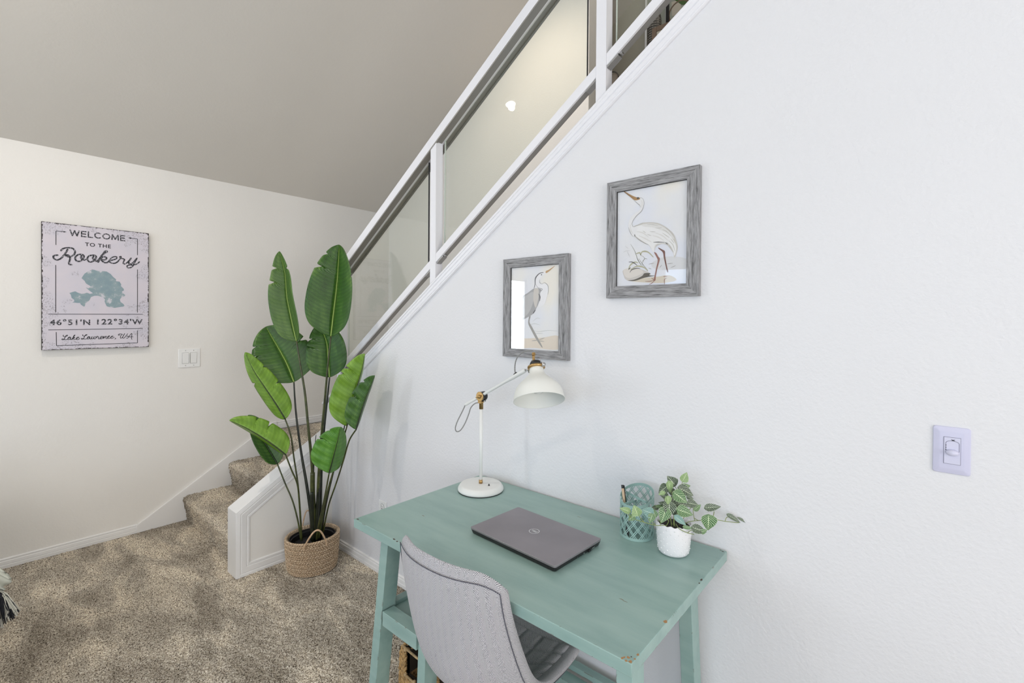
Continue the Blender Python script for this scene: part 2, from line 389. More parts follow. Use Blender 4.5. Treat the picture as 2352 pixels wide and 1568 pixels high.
def moulding(mb, path, prof, fn, closed=False):
    """path 2d corners; prof [(inset, proud)]; inset to the left of travel"""
    n = len(path); P = [Vector(p) for p in path]; nr = []
    for i in range(n-1): d = (P[i+1]-P[i]).normalized(); nr.append(Vector((-d.y, d.x)))
    b = len(mb.v); m = len(prof)
    for i in range(n):
        a = nr[max(i-1, 0)]; c = nr[min(i, n-2)]; bi = (a+c).normalized(); k = 1/max(.3, bi.dot(c))
        for (d, p) in prof:
            q = P[i]+bi*(d*k); mb.v.append(tuple(fn(q.x, q.y, p)))
    for i in range(n-1):
        for j in range(m-1): mb.f.append((b+i*m+j, b+i*m+j+1, b+(i+1)*m+j+1, b+(i+1)*m+j))
    mb.f.append(tuple(b+j for j in range(m))); mb.f.append(tuple(b+(n-1)*m+j for j in range(m))[::-1])
BASE = [(0, 0), (0, .013), (.020, .014), (.023, .0095), (.026, .0125), (.044, .0115), (.048, .007), (.0505, .0095), (.058, .0095), (.062, .004), (.062, 0)]
CASE = [(0, 0), (0, .013), (.016, .015), (.021, .010), (.026, .0135), (.052, .010), (.056, .006), (.060, .009), (.070, .009), (.075, .004), (.075, 0)]
# low wall: jambs, top cap and the picture-frame moulding
mb = MB(); moulding(mb, [(YD, 0), (PY0, 0), (PY0, PZ0-.004), (YD, zp(YD)-.004)][::-1], [(-d if 0 else d, p) for d, p in CASE], lambda a, b, t: (XP-.012+t*1.0, a, b))
struct(mb.build('trim_1', M['trim'], smooth=True, autos=.35))
mb = MB()
mb.prism([(PY0-.006, 0), (PY0+.012, 0), (PY0+.012, PZ0-.013), (YD, zp(YD)-.013), (YD, zp(YD)+.006), (PY0-.006, PZ0+.006-.004)], lambda a, b, t: (t, a, b), XP-.137, XP+.0)
struct(mb.build('trim_2', M['trim'], bevel=.002))
# cap moulding along the sloping wall top
CAPP = [(0, 0), (0, .008), (.003, .013), (.007, .014), (.010, .011), (.013, .014), (.026, .015), (.029, .011), (.032, .015), (.044, .016), (.044, 0)]
mb = MB()
x0, x1 = XP+.002, XE
moulding(mb, [(x0, zcap(x0)), (x1, zcap(x1))], CAPP, lambda a, b, t: (a, YD-t, b))
struct(mb.build('trim_3', M['rail'], smooth=True, autos=.35))
nd = Vector((-CAPM, 1)).normalized()
mb = MB()
def capq(x, off): return (x+nd.x*off, zcap(x)+nd.y*off)
mb.prism([capq(x0-.10, .044), capq(x1, .044), capq(x1, .0575), capq(x0-.10, .0575)], fn, YD-.019, YD+.146)
struct(mb.build('trim_4', M['rail'], bevel=.003))
# baseboards
mb = MB(); moulding(mb, [(.819, 0), (YB+.02, 0)][::-1], BASE, lambda a, b, t: (XL+t, a, b)); struct(mb.build('baseboard_left', M['trim'], smooth=True, autos=.35))
mb = MB(); moulding(mb, [(XP-.0, 0), (XR-.01, 0)], BASE, lambda a, b, t: (a, YD-t, b)); struct(mb.build('baseboard_right', M['trim'], smooth=True, autos=.35))
# skirt board following the stairs, then the landing baseboard
mb = MB(); mb.prism([(.815, 0), (1.765, 0), (1.80, .585), (1.80, .652), (1.765, .652), (.815, .056)], lambda a, b, t: (t, a, b), XL, XL+.016)
struct(mb.build('baseboard_stair', M['trim'], bevel=.002))
mb = MB(); moulding(mb, [(1.80, .588), (YF, .588)], BASE, lambda a, b, t: (XL+t, a, b)); struct(mb.build('baseboard_landing', M['trim'], smooth=True, autos=.35))
mb = MB(); moulding(mb, [(XL, .588), (-3.1, .588)], BASE, lambda a, b, t: (a, YF-t, b)); struct(mb.build('baseboard_far', M['trim'], smooth=True, autos=.35))

# stairs: three carpeted steps, landing, upper flight
st = thing('staircase', 'carpeted staircase rising between the left wall and the low white stair wall', 'stairs', (-3.75, 1.1, 0))
def carpet_strip(mb, prof, xa, xb, step=.0085, jit=.010):
    """profile (y,z) swept along x with uneven tufts"""
    pts = []
    for i in range(len(prof)-1):
        a = Vector(prof[i]); b = Vector(prof[i+1]); n = max(1, int((b-a).length/step))
        for k in range(n): pts.append(a+(b-a)*k/n)
    pts.append(Vector(prof[-1])); m = len(pts); nx = int((xb-xa)/step); b0 = len(mb.v)
    nr = []
    for i in range(m):
        d = pts[min(i+1, m-1)]-pts[max(i-1, 0)]; d.normalize(); nr.append(Vector((-d.y, d.x)))
    J = np.random.rand(nx+1, m)*jit; Q = (np.random.rand(nx+1, m)-.5)*step*.7
    for i in range(nx+1):
        x = xa+(xb-xa)*i/nx
        for k in range(m):
            q = pts[k]+nr[k]*(J[i, k]-jit*.5); mb.v.append((x+(Q[i, k] if 0 < i < nx else 0), q.x, q.y))
    for i in range(nx):
        for k in range(m-1): a = b0+i*m+k; mb.f.append((a, a+1, a+m+1, a+m))
XS0, XS1 = XL+.017, XP-.128
for k in range(3):
    y = 1.112+.315*k; z = .190*k; zt = z+.190 if k < 2 else .582
    yn = y+.315+.03 if k < 2 else YF-.001
    R_ = .035
    prof = [(y+.012, z-.01), (y+.008, z+.05), (y, zt-.10), (y-.012, zt-R_-.01)] + [(y-.016+R_-R_*math.cos(a), zt-R_+R_*math.sin(a)) for a in np.linspace(.1, PI/2, 6)] + [(yn, zt)]
    mb = MB(); carpet_strip(mb, prof, XS0, XS1 if k < 2 else XS1)
    mb.build('step', M['carpet'], st, fixn=False)
    mb = MB(); mb.box(XS0+.002, XS1-.002, y+.022, yn-.002, 0, zt-.012); mb.build('step_core', M['carpet'], st)
mb = MB(); mb.box(XS1, XP+.01, YD+.122, YF-.001, 0, .582)
for k in range(12):
    xa = XP+.02+.2927*k; mb.box(xa, xa+.2927+.02, YD+.122, YF-.001, .582+.194*k-.25 if k > 1 else 0, .582+.194*(k+1))
mb.build('upper_flight', M['carpet'], st)
# stairwell wall edge casing at the hall opening is plain; hall light switch
# ================================================================== railing
M['edge_light'] = plain('polished_glass_edge', (.62, .68, .62), .2)
rl = thing('stair_railing', 'white metal stair railing with glass panels above the sloping wall cap', 'railing', (-2.04, YD+.05, 1.9))
YR0, YR1 = YD-.012, YD+.036                    # front and back of the rails
def zb(x): return 2.249 + .683*(x+1.5)       # top edge of the bottom rail at the front
def zh(x): return 2.900 + .657*(x+1.5)       # top edge of the handrail
def slopebar(name, f, x0, x1, hgt, y0, y1, m):
    mb = MB(); mb.prism([(x0, f(x0)-hgt), (x1, f(x1)-hgt), (x1, f(x1)), (x0, f(x0))], fn, y0, y1)
    return mb.build(name, m, rl, bevel=.002)
hr = slopebar('handrail', zh, -3.10, .2, .060, YR0-.003, YR0+.092, M['rail'])
for (a, b_, o1, o2) in ((.0595, .068, -.002, .012), (.0595, .063, .013, .040), (.0595, .063, .056, .080), (.0595, .068, .081, .091)):
    mb = MB(); mb.prism([(-3.06, zh(-3.06)-b_), (.2, zh(.2)-b_), (.2, zh(.2)-a), (-3.06, zh(-3.06)-a)], fn, YR0+o1, YR0+o2); mb.build('glass_channel', M['alu'], rl)
posts = [-2.985, -2.0075, -.977]
PW = .0455
for k, px in enumerate(posts+[.05]):
    mb = MB(); xa, xb = px-PW/2, px+PW/2
    lo = lambda x: zcap(x)+.0375*math.hypot(1, CAPM)
    mb.hexa([(xa, YR0, lo(xa)+.02), (xb, YR0, lo(xb)+.02), (xb, YR1, lo(xb)+.02), (xa, YR1, lo(xa)+.02),
             (xa, YR0, zh(xa)-.0595), (xb, YR0, zh(xb)-.0595), (xb, YR1, zh(xb)-.0595), (xa, YR1, zh(xa)-.0595)])
    mb.build('post', M['rail'], rl)
ends = [p for p in posts+[.05]]
for i in range(3):
    xa, xb = ends[i]+PW/2, ends[i+1]-PW/2
    slopebar('bottom_rail', zb, xa, xb, .047, YR0+.001, YR0+.0135, M['rail'])
    mb = MB()
    mb.prism([(xa+.03, zb(xa+.03)-.047), (xb, zb(xb)-.047), (xb, zb(xb)-.035), (xa+.03, zb(xa+.03)-.035)], fn, YR0+.014, YR0+.042)
    mb.build('rail_channel', M['alu'], rl)
    for q in (xa+.001, xb-.05):
        mb = MB(); mb.prism([(q, zb(q)-.056), (q+.049, zb(q+.049)-.056), (q+.049, zb(q+.049)-.047), (q, zb(q)-.047)], fn, YR0+.006, YR0+.038); mb.build('rail_clip', M['steel'], rl, bevel=.001)
    mb = MB(); mb.lathe((xa+.058, YR0+.02, zb(xa+.058)-.052), [(.006, -.007), (.006, .007)], 10, (0, 1, 0)); mb.build('clip_screw', M['steel'], rl)
    g0, g1 = xa+.020, xb-.070
    mb = MB(); mb.prism([(g0, zb(g0)-.03), (g1, zb(g1)-.03), (g1, zh(g1)-.058), (g0, zh(g0)-.058)], fn, YR0+.045, YR0+.051)
    mb.build('glass_panel', M['railglass'], rl)
    for q in (g0, g1): mb = MB(); mb.box(q-.0015, q+.0015, YR0+.0445, YR0+.0515, zb(q), zh(q)-.063); mb.build('glass_edge', M['dark'] if q == g1 else M['edge_light'], rl)

# ================================================================== ceiling light (seen mirrored in the rail glass)
cl = thing('ceiling_light', 'round recessed ceiling light glowing warm white, mirrored in the stair railing glass', 'light', (0, 0, 0))
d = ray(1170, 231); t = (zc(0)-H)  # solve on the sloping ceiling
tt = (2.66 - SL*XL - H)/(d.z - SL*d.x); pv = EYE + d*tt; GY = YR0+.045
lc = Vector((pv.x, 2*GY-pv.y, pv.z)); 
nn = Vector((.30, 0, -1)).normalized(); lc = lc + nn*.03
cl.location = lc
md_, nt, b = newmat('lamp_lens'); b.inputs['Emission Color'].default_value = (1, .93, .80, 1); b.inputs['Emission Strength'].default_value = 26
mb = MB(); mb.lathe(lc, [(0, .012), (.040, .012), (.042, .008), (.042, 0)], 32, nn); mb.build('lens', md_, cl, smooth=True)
cs_ = bpy.data.lights.new('ceiling_spot', 'SPOT'); cs_.energy = 48; cs_.color = (1.0, .91, .80); cs_.spot_size = 2.7; cs_.spot_blend = 1.0; cs_.shadow_soft_size = .026
co_ = bpy.data.objects.new('ceiling_spot', cs_); C.objects.link(co_); co_.location = lc+Vector((.012, 0, -.040))
mb = MB(); mb.lathe(lc, [(.043, .006), (.055, .004), (.057, -.004), (.057, -.045)], 32, nn); mb.build('trim_ring', M['white'], cl, smooth=True)

# ================================================================== hall beyond the stairs
def onw(u, v, y=YW4): return hit(u, v, 1, y)
p = onw(1363, 229)
t_ = thing('toggle_switch', 'small white light switch on the hall wall beyond the stair railing post', 'light switch', (p.x, YW4-.003, p.z))
mb = MB(); mb.box(p.x-.035, p.x+.045, YW4-.006, YW4, p.z-.055, p.z+.055); mb.build('plate', M['white'], t_, bevel=.002)
mb = MB(); mb.box(p.x-.012, p.x+.022, YW4-.011, YW4-.006, p.z-.03, p.z+.03); mb.build('rocker', M['white'], t_, bevel=.002)
hcream = plain('cream_print', (.50, .46, .38), .6); hbrown = plain('brown_wood', (.16, .11, .075), .5); hgreen = plain('print_green', (.06, .12, .03), .6); hgrey = plain('grey_print', (.34, .35, .29), .6)
# black-framed print with a leaf motif
a = onw(1538, 48); 
t_ = thing('botanical_print', 'black-framed botanical print on the upstairs hall wall above the sloping cap', 'picture', (a.x+.25, YW4-.02, a.z))
zt_, zb_ = a.z+.75, a.z-.25; xa, xb = a.x-.02, a.x+.62
mb = MB()
for (p_, q_, r_, s_) in ((xa, xa+.025, zb_, zt_), (xb-.025, xb, zb_, zt_), (xa+.025, xb-.025, zb_, zb_+.025), (xa+.025, xb-.025, zt_-.025, zt_)): mb.box(p_, q_, YW4-.03, YW4-.001, r_, s_)
mb.build('frame', M['black'], t_)
mb = MB(); mb.box(xa+.02, xb-.02, YW4-.02, YW4-.006, zb_+.02, zt_-.02); mb.build('paper', hgrey, t_)
def hf(y=YW4-.0215): return lambda q, r: (q, y, r)
pl = [onw(*q) for q in ((1546, 40), (1545, 8), (1556, 4), (1566, 12), (1567, 26), (1556, 38))]
mb = MB(); mb.flat([(q.x, q.z) for q in pl], hf()); mb.build('petal_print', hcream, t_)
pl = [onw(*q) for q in ((1550, 2), (1562, -14), (1585, -20), (1590, -2), (1578, 14), (1568, 14))]
mb = MB(); mb.flat([(q.x, q.z) for q in pl], hf(YW4-.022)); mb.build('leaf_print', hgreen, t_)
mb = MB(); c = onw(1563, 30); mb.ribbon([(c.x+.085*math.cos(k), c.z+.085*math.sin(k)) for k in np.linspace(0, 2*PI, 33)], .012, hf(YW4-.0225)); mb.build('ring_print', hbrown, t_)
# pale framed mirror edge to its left
a = onw(1487, 90); b2 = onw(1533, 20)
t_ = thing('wall_panel', 'tall pale panel with thin light edge on the upstairs hall wall', 'panel', (a.x+.1, YW4-.01, a.z))
mb = MB(); mb.box(a.x, b2.x, YW4-.012, YW4-.001, a.z-.35, a.z+.9); mb.build('panel', hgrey, t_)
mb = MB(); mb.box(a.x-.014, a.x, YW4-.018, YW4-.001, a.z-.35, a.z+.9); mb.box(b2.x-.008, b2.x+.004, YW4-.018, YW4-.001, a.z-.35, a.z+.9); mb.build('edge_strip', M['trim'], t_)
# ribbed dark vase and leaning brown frame on a console
y5 = YW4-.28
a = hit(1503, 30, 1, y5); bt = hit(1501, 120, 1, y5)
rv = .050
t_ = thing('ribbed_vase', 'dark ribbed round-shouldered vase behind the brown frame upstairs', 'vase', (a.x, y5, a.z-.40))
mb = MB(); n = 48; prof = [(.8, -.40), (1.0, -.38)] + [(1.0, -.38+.33*k/6) for k in range(1, 6)] + [(1.0, -.06), (.9, -.025), (.62, 0), (.55, -.004)]
for (r, h) in prof:
    for k in range(n): q = 2*PI*k/n; rr = rv*r*(1+.05*math.cos(16*q)); mb.v.append((a.x+rr*math.cos(q), y5+rr*math.sin(q), a.z+h))
for i in range(len(prof)-1):
    for k in range(n): mb.f.append((i*n+k, i*n+(k+1)%n, (i+1)*n+(k+1)%n, (i+1)*n+k))
mb.build('body', plain('dark_ceramic', (.05, .045, .04), .4), t_, smooth=True)
mb = MB()
for k in range(18): mb.lathe((a.x, y5, a.z-.37+.018*k), [(rv*1.0, -.003), (rv*1.05, 0), (rv*1.0, .003)], 32)
mb.build('rib', plain('light_rib', (.30, .28, .24), .5), t_, smooth=True)
f0 = hit(1499, 74, 1, y5-.12); f1 = hit(1540, 46, 1, y5-.12)
t_ = thing('leaning_picture', 'brown wooden picture frame leaning beside the ribbed vase upstairs', 'picture', (f0.x+.2, y5-.12, f0.z-.42))
xa, xb, zt_ = f0.x, f0.x+.42, f0.z+.02; zb_ = a.z-.400
mb = MB()
for (p_, q_, r_, s_) in ((xa, xa+.035, zb_, zt_), (xb-.035, xb, zb_, zt_), (xa+.035, xb-.035, zb_, zb_+.035), (xa+.035, xb-.035, zt_-.035, zt_)): mb.box(p_, q_, y5-.135, y5-.11, r_, s_)
mb.build('frame', hbrown, t_, bevel=.003)
mb = MB(); mb.box(xa+.03, xb-.03, y5-.128, y5-.115, zb_+.03, zt_-.03); mb.build('paper', hcream, t_)
t_ = thing('console_table', 'brown console table standing against the upstairs hall wall', 'table', (a.x+.3, y5, 2.92))
zt_ = a.z-.402
mb = MB(); mb.box(a.x-.06, a.x+1.1, y5-.17, YW4-.035, zt_-.03, zt_); mb.build('tabletop', hbrown, t_, bevel=.003)
for (q, r) in ((a.x-.035, y5-.14), (a.x+1.07, y5-.14), (a.x-.035, YW4-.06), (a.x+1.07, YW4-.06)):
    mb = MB(); mb.box(q-.02, q+.02, r-.02, r+.02, 2.92, zt_-.03); mb.build('leg', hbrown, t_)
# round-topped bottle glimpsed at the foot of the railing post
c = hit(1411, 172, 1, YW4-.5)
t_ = thing('round_canister', 'round-topped brown object with thin rim glimpsed beside the railing post upstairs', 'container', (c.x, YW4-.5, c.z-.4))
mb = MB(); mb.lathe((c.x, YW4-.5, c.z), [(.045, -.42), (.055, -.38), (.055, -.06), (.05, -.025), (.035, -.006), (0, 0)], 28); mb.build('body', plain('taupe', (.20, .17, .14), .6), t_, smooth=True)
mb = MB(); mb.tube([(c.x+.058*math.cos(k), YW4-.545, c.z-.055+.058*math.sin(k)) for k in np.linspace(0, PI, 17)], .004, 6); mb.build('rim', M['black'], t_, smooth=True)

# ================================================================== electrical plates
def screws(t_, pts, fn2, m):
    for (a, b) in pts:
        mb = MB(); c, ax = fn2(a, b); mb.lathe(c, [(.0032, 0), (.0030, .0012), (0, .0016)], 10, ax); mb.build('screw', m, t_, smooth=True)
M['gap_shade'] = plain('grey_gap_shade', (.30, .29, .28), .6)  # grey painted as the thin shadow line around the rockers
sw = thing('light_switch', 'white double rocker light switch plate on the left wall below the sign', 'light switch', (XL, 1.143, 1.175))
mb = MB(); mb.box(XL+.0005, XL+.006, 1.071, 1.215, 1.176, 1.320); mb.build('plate', M['white'], sw, bevel=.003)
for k, yy in enumerate((1.116, 1.170)):
    mb = MB(); y0, y1 = yy-.0205, yy+.0205
    mb.hexa([(XL+.006, y0, 1.207), (XL+.006, y1, 1.207), (XL+.006, y1, 1.289), (XL+.006, y0, 1.289), (XL+.008, y0, 1.207), (XL+.008, y1, 1.207), (XL+.013, y1, 1.289), (XL+.013, y0, 1.289)])
    mb.build('rocker', M['white'], sw, bevel=.001)
    mb = MB(); mb.box(XL+.0058, XL+.0064, y0-.0016, y1+.0016, 1.2054, 1.2906); mb.build('rocker_gap_shade', M['gap_shade'], sw)
mb = MB(); mb.box(XL+.006, XL+.016, 1.1385, 1.1405, 1.212, 1.285); mb.build('dimmer_slide', M['white'], sw)
screws(sw, [(y, z) for y in (1.116, 1.170) for z in (1.191, 1.306)], lambda a, b: ((XL+.006, a, b), (1, 0, 0)), M['steel'])
p = hit(872, 1146, 1, YD)
ol = thing('wall_outlet', 'white wall outlet plate half hidden behind the far left corner of the desk', 'outlet', (p.x+.038, YD, p.z-.115))
mb = MB(); mb.box(p.x, p.x+.076, YD-.006, YD-.0005, p.z-.118, p.z); mb.build('plate', M['white'], ol, bevel=.002)
for k in range(2):
    cz = p.z-.036-.045*k; cx = p.x+.038
    mb = MB(); mb.lathe((cx, YD-.006, cz), [(.0175, 0), (.0175, .002), (.0165, .0028), (0, .0028)], 24, (0, -1, 0)); s_ = mb.build('socket', M['white'], ol, smooth=True)
    mb = MB(); 
    for q in (-.007, .0055): mb.box(cx+q, cx+q+.002, YD-.0092, YD-.0086, cz-.001, cz+.009)
    mb.lathe((cx, YD-.0086, cz-.009), [(.003, 0), (.003, .0006), (0, .0006)], 10, (0, -1, 0)); mb.build('slot', M['black'], s_)
    mb = MB(); mb.tube([(cx+.0185*math.cos(k2), YD-.0065, cz+.0185*math.sin(k2)) for k2 in np.linspace(0, 2*PI, 25)], .0007, 5); mb.build('socket_gap', M['dark'], s_)
a = hit(2142, 975, 1, YD); b2 = hit(2229, 1096, 1, YD)
X0, X1, Z1, Z0 = a.x+.001, b2.x, a.z, b2.z+.002; XC = (X0+X1)/2; ZC = (Z0+Z1)/2
fs = thing('fan_switch', 'pale lavender slide switch plate with small fan mark on the desk wall at far right', 'wall switch', (XC, YD, Z0))
def rrect(x0, x1, z0, z1, r, n=6):
    out = []
    for (cx, cz, a0) in ((x1-r, z1-r, 0), (x0+r, z1-r, PI/2), (x0+r, z0+r, PI), (x1-r, z0+r, 3*PI/2)):
        for k in range(n+1): q = a0+PI/2*k/n; out.append((cx+r*math.cos(q), cz+r*math.sin(q)))
    return out
def rings(mb, loops):
    n = len(loops[0]); b = len(mb.v)
    for L in loops: mb.v += [tuple(q) for q in L]
    for i in range(len(loops)-1):
        for k in range(n): mb.f.append((b+i*n+k, b+i*n+(k+1)%n, b+(i+1)*n+(k+1)%n, b+(i+1)*n+k))
    mb.f.append(tuple(b+(len(loops)-1)*n+k for k in range(n)))
mb = MB(); L = []
for (i_, y, r) in ((0, 0, .006), (0, .0025, .006), (.001, .004, .006), (.011, .0068, .002), (.014, .0072, .002)):
    L.append([(q[0], YD-y, q[1]) for q in rrect(X0+i_, X1-i_, Z0+i_, Z1-i_, r)])
rings(mb, L); mb.build('plate', M['whitelav'], fs, smooth=True, autos=.5)
IX0, IX1, IZ0, IZ1 = X0+.0215, X1-.0195, Z0+.0265, Z1-.0265
mb = MB(); mb.box(IX0-.0007, IX1+.0007, YD-.0076, YD-.007, IZ0-.0007, IZ1+.0007); mb.build('insert_gap', plain('shadow_gap', (.10, .10, .16), .6), fs)
mb = MB(); mb.box(IX0, IX1, YD-.0088, YD-.0070, IZ0, IZ1); ins = mb.build('insert', M['whitelav2'], fs, bevel=.0006)
ix = (IX0+IX1)/2+.0005; iz = IZ0+.033
mb = MB(); arch = [(ix-.0128, iz), (ix+.0128, iz)] + [(ix+.0128*math.cos(q), iz+.020+.007*math.sin(q)) for q in np.linspace(0, PI, 14)]
mb.ribbon([arch[0]]+arch[2:][::-1]+[arch[1]], .0011, lambda q, r: (q, YD-.0090, r)); mb.build('slot_line', plain('slot_shadow', (.16, .16, .24), .6), ins)
mb = MB(); mb.lathe((ix, YD-.0088, iz-.003), [(.0128, 0), (.0128, .004), (.0105, .009), (.006, .0115), (0, .012)], 28, (0, -1, 0), sx=1, sy=.62, xd=(1, 0, 0)); mb.build('slider', M['whitelav2'], ins, smooth=True)
mb = MB()
for k in range(4): mb.box(IX0+.0028, IX0+.0046, YD-.0091, YD-.0086, iz-.004+.0058*k, iz-.0018+.0058*k)
fz = IZ1-.0065
for q in (-.55, .55, PI-.55, PI+.55): mb.ribbon([(ix+.001+.0005*math.cos(q), fz+.0005*math.sin(q)), (ix+.001+.0042*math.cos(q), fz+.0034*math.sin(q))], .0011, lambda q_, r: (q_, YD-.0091, r))
mb.lathe((ix+.001, YD-.0088, fz), [(.0014, 0), (.0014, .0004), (0, .0004)], 10, (0, -1, 0)); mb.build('fan_mark', M['dark'], ins, fixn=False)
# ================================================================== welcome sign
SX = XL+.030
sg = thing('welcome_sign', 'distressed lavender-white metal welcome sign with black lettering and blue lake map', 'sign', (XL, .604, 1.346))
SY0, SY1, SZ0, SZ1 = .326, .8815, 1.346, 2.171
def signface():
    m, nt, b = newmat('distressed_sign'); b.inputs['Roughness'].default_value = .5
    ge = nt.nodes.new('ShaderNodeNewGeometry'); sp = nt.nodes.new('ShaderNodeSeparateXYZ'); nt.links.new(ge.outputs['Position'], sp.inputs[0])
    dy = mathn(nt, 'MINIMUM', mathn(nt, 'SUBTRACT', sp.outputs[1], SY0), mathn(nt, 'SUBTRACT', SY1, sp.outputs[1]))
    dz = mathn(nt, 'MINIMUM', mathn(nt, 'SUBTRACT', sp.outputs[2], SZ0), mathn(nt, 'SUBTRACT', SZ1, sp.outputs[2]))
    d_ = mathn(nt, 'MINIMUM', dy, dz)
    n1 = N(nt, 'ShaderNodeTexNoise', Scale=75.0, Detail=5.0, Roughness=.7); nt.links.new(ge.outputs['Position'], n1.inputs['Vector'])
    n2 = N(nt, 'ShaderNodeTexNoise', Scale=9.0, Detail=3.0); nt.links.new(ge.outputs['Position'], n2.inputs['Vector'])
    n3 = N(nt, 'ShaderNodeTexNoise', Scale=160.0, Detail=4.0, Roughness=.8); nt.links.new(ge.outputs['Position'], n3.inputs['Vector'])
    edge = mathn(nt, 'LESS_THAN', mathn(nt, 'ADD', d_, mathn(nt, 'MULTIPLY', mathn(nt, 'SUBTRACT', n1.outputs[0], .5), .030)), .0035)
    near = mathn(nt, 'MAXIMUM', 0.0, mathn(nt, 'SUBTRACT', 1.0, mathn(nt, 'DIVIDE', d_, .10)))
    patch = mathn(nt, 'GREATER_THAN', mathn(nt, 'ADD', mathn(nt, 'MULTIPLY', n2.outputs[0], 1.0), mathn(nt, 'MULTIPLY', near, .22)), .66)
    spk = mathn(nt, 'MULTIPLY', patch, mathn(nt, 'GREATER_THAN', n3.outputs[0], .565))
    base = ramp(nt, n2.outputs[0], [(.3, (.70, .65, .71)), (.7, (.64, .62, .70))])
    c = mixc(nt, mathn(nt, 'MULTIPLY', spk, .62), base, (.10, .07, .085)); c = mixc(nt, edge, c, (.018, .010, .012)); nt.links.new(c, b.inputs['Base Color']); return m
mb = MB(); mb.box(XL+.002, SX, SY0, SY1, SZ0, SZ1); mb.build('board', plain('sign_edge', (.03, .022, .024), .6), sg)
bo = mb = MB(); mb.v = [(SX+.0004, SY0, SZ0), (SX+.0004, SY1, SZ0), (SX+.0004, SY1, SZ1), (SX+.0004, SY0, SZ1)]; mb.f = [(0, 1, 2, 3)]
mb.box(SX-.0003, SX+.0002, SY0, SY1, SZ0, SZ1); mb.build('printed_face', signface(), sg, fixn=False)
SK = [0]
sf = lambda a, b: (SX+.0009, a, b)
def sfo(a, b): SK[0] += .05; return (SX+.0009+1.2e-6*(SK[0] % 300), a, b)
sgp = lambda u, v: (lambda q: (q.y, q.z))(hit(u, v, 0, SX))
def ink():
    m, nt, b = newmat('worn_black_ink'); b.inputs['Roughness'].default_value = .6
    ge = nt.nodes.new('ShaderNodeNewGeometry'); n1 = N(nt, 'ShaderNodeTexNoise', Scale=150.0, Detail=4.0, Roughness=.7); nt.links.new(ge.outputs['Position'], n1.inputs['Vector'])
    nt.links.new(ramp(nt, n1.outputs[0], [(.53, (.015, .017, .024)), (.60, (.50, .48, .54))]), b.inputs['Base Color']); return m
INK = ink(); INK2 = plain('black_ink', (.015, .016, .022), .6)
def text3(s_, a0, a1, b0, b1, fn3, name, m, parent, bold=.03, space=1.0):
    cu = bpy.data.curves.new('t', 'FONT'); cu.body = s_; cu.offset = bold; cu.space_character = space; cu.resolution_u = 5
    o = bpy.data.objects.new('t', cu); C.objects.link(o); bpy.context.view_layer.update()
    me = bpy.data.meshes.new_from_object(o); bpy.data.objects.remove(o); co = np.array([v.co[:] for v in me.vertices])
    mn, mx = co.min(0), co.max(0); mb = MB()
    mb.v = [tuple(fn3(a0+(a1-a0)*(p[0]-mn[0])/(mx[0]-mn[0]), b0+(b1-b0)*(p[1]-mn[1])/(mx[1]-mn[1]))) for p in co]
    mb.f = [tuple(p.vertices) for p in me.polygons]; bpy.data.meshes.remove(me)
    return mb.build(name, m, parent, fixn=False)
def tq(ul, vt, vb, ur): a, zt = sgp(ul, vt); _, zb2 = sgp(ul, vb); b, _ = sgp(ur, vt); return a, b, zb2, zt
a0, a1, b0, b1 = tq(159.4, 526.8, 541.2, 287.5); 
GL = {'W': (1.25, [[(0,1),(.30,0),(.625,.95),(.95,0),(1.25,1)]]), 'E': (.62, [[(0,0),(0,1)],[(0,1),(.62,1)],[(0,.52),(.56,.52)],[(0,0),(.62,0)]]),
      'L': (.58, [[(0,1),(0,0)],[(0,0),(.58,0)]]), 'C': (.86, [[(.5+.5*math.cos(k), .5+.5*math.sin(k)) for k in np.linspace(.75, 2*PI-.75, 19)]]),
      'O': (1.0, [[(.5+.5*math.cos(k), .5+.5*math.sin(k)) for k in np.linspace(0, 2*PI+.15, 27)]]), 'M': (.98, [[(0,0),(.06,1),(.49,.12),(.92,1),(.98,0)]])}
WW = .0072; tot = sum(GL[c][0] for c in 'WELCOME')+.36*6; x = 0; mb = MB(); kx = (a1-a0-WW)/tot; ky = b1-b0-WW
for c in 'WELCOME':
    for st_ in GL[c][1]:
        Q = [Vector((a0+WW/2+(x+p[0])*kx, b0+WW/2+p[1]*ky)) for p in st_]
        if len(Q) > 6: SK[0] += 1; mb.ribbon(Q, WW, sfo)
        else:
            for i in range(len(Q)-1): SK[0] += 1; d_ = (Q[i+1]-Q[i]).normalized()*WW*.5; mb.ribbon([Q[i]-d_*(.9 if len(Q) > 2 or i == 0 else .0)*(1 if len(Q) > 2 else 1), Q[i+1]+d_*.9], WW, sfo)
    x += GL[c][0]+.36
mb.build('lettering', INK, sg, fixn=False)
a0, a1, b0, b1 = tq(195.3, 556.4, 564.9, 254.5); text3('TO THE', a0, a1, b0, b1, sf, 'lettering', INK2, sg, .02, 1.15)
a0, a1, b0, b1 = tq(113.8, 732.7, 746.7, 207.3); text3("46°51'N", a0, a1, b0, b1, sf, 'lettering', INK, sg, .028, 1.15)
a0, a1, b0, b1 = tq(223.0, 731.6, 745.2, 327.7); text3("122°34'W", a0, a1, b0, b1, sf, 'lettering', INK, sg, .028, 1.15)
def strokes(lst, cvt, w_, name, m, n=5):
    mb = MB()
    for st_ in lst:
        ww = w_
        if isinstance(st_, tuple): st_, ww = st_
        P = cr([cvt(*p) for p in st_], n); mb.ribbon(P, ww, sfo)
        for e in (P[0], P[-1]): mb.flat([(e.x+ww/2*math.cos(q), e.y+ww/2*math.sin(q)) for q in np.linspace(0, 2*PI, 9)[:-1]], lambda p, q: (SX+.00085, p, q))
    return mb.build(name, m, sg, fixn=False)
cr1 = lambda x, y: sgp(110+x/10.69, 550+y/10.69)
LW = .0098
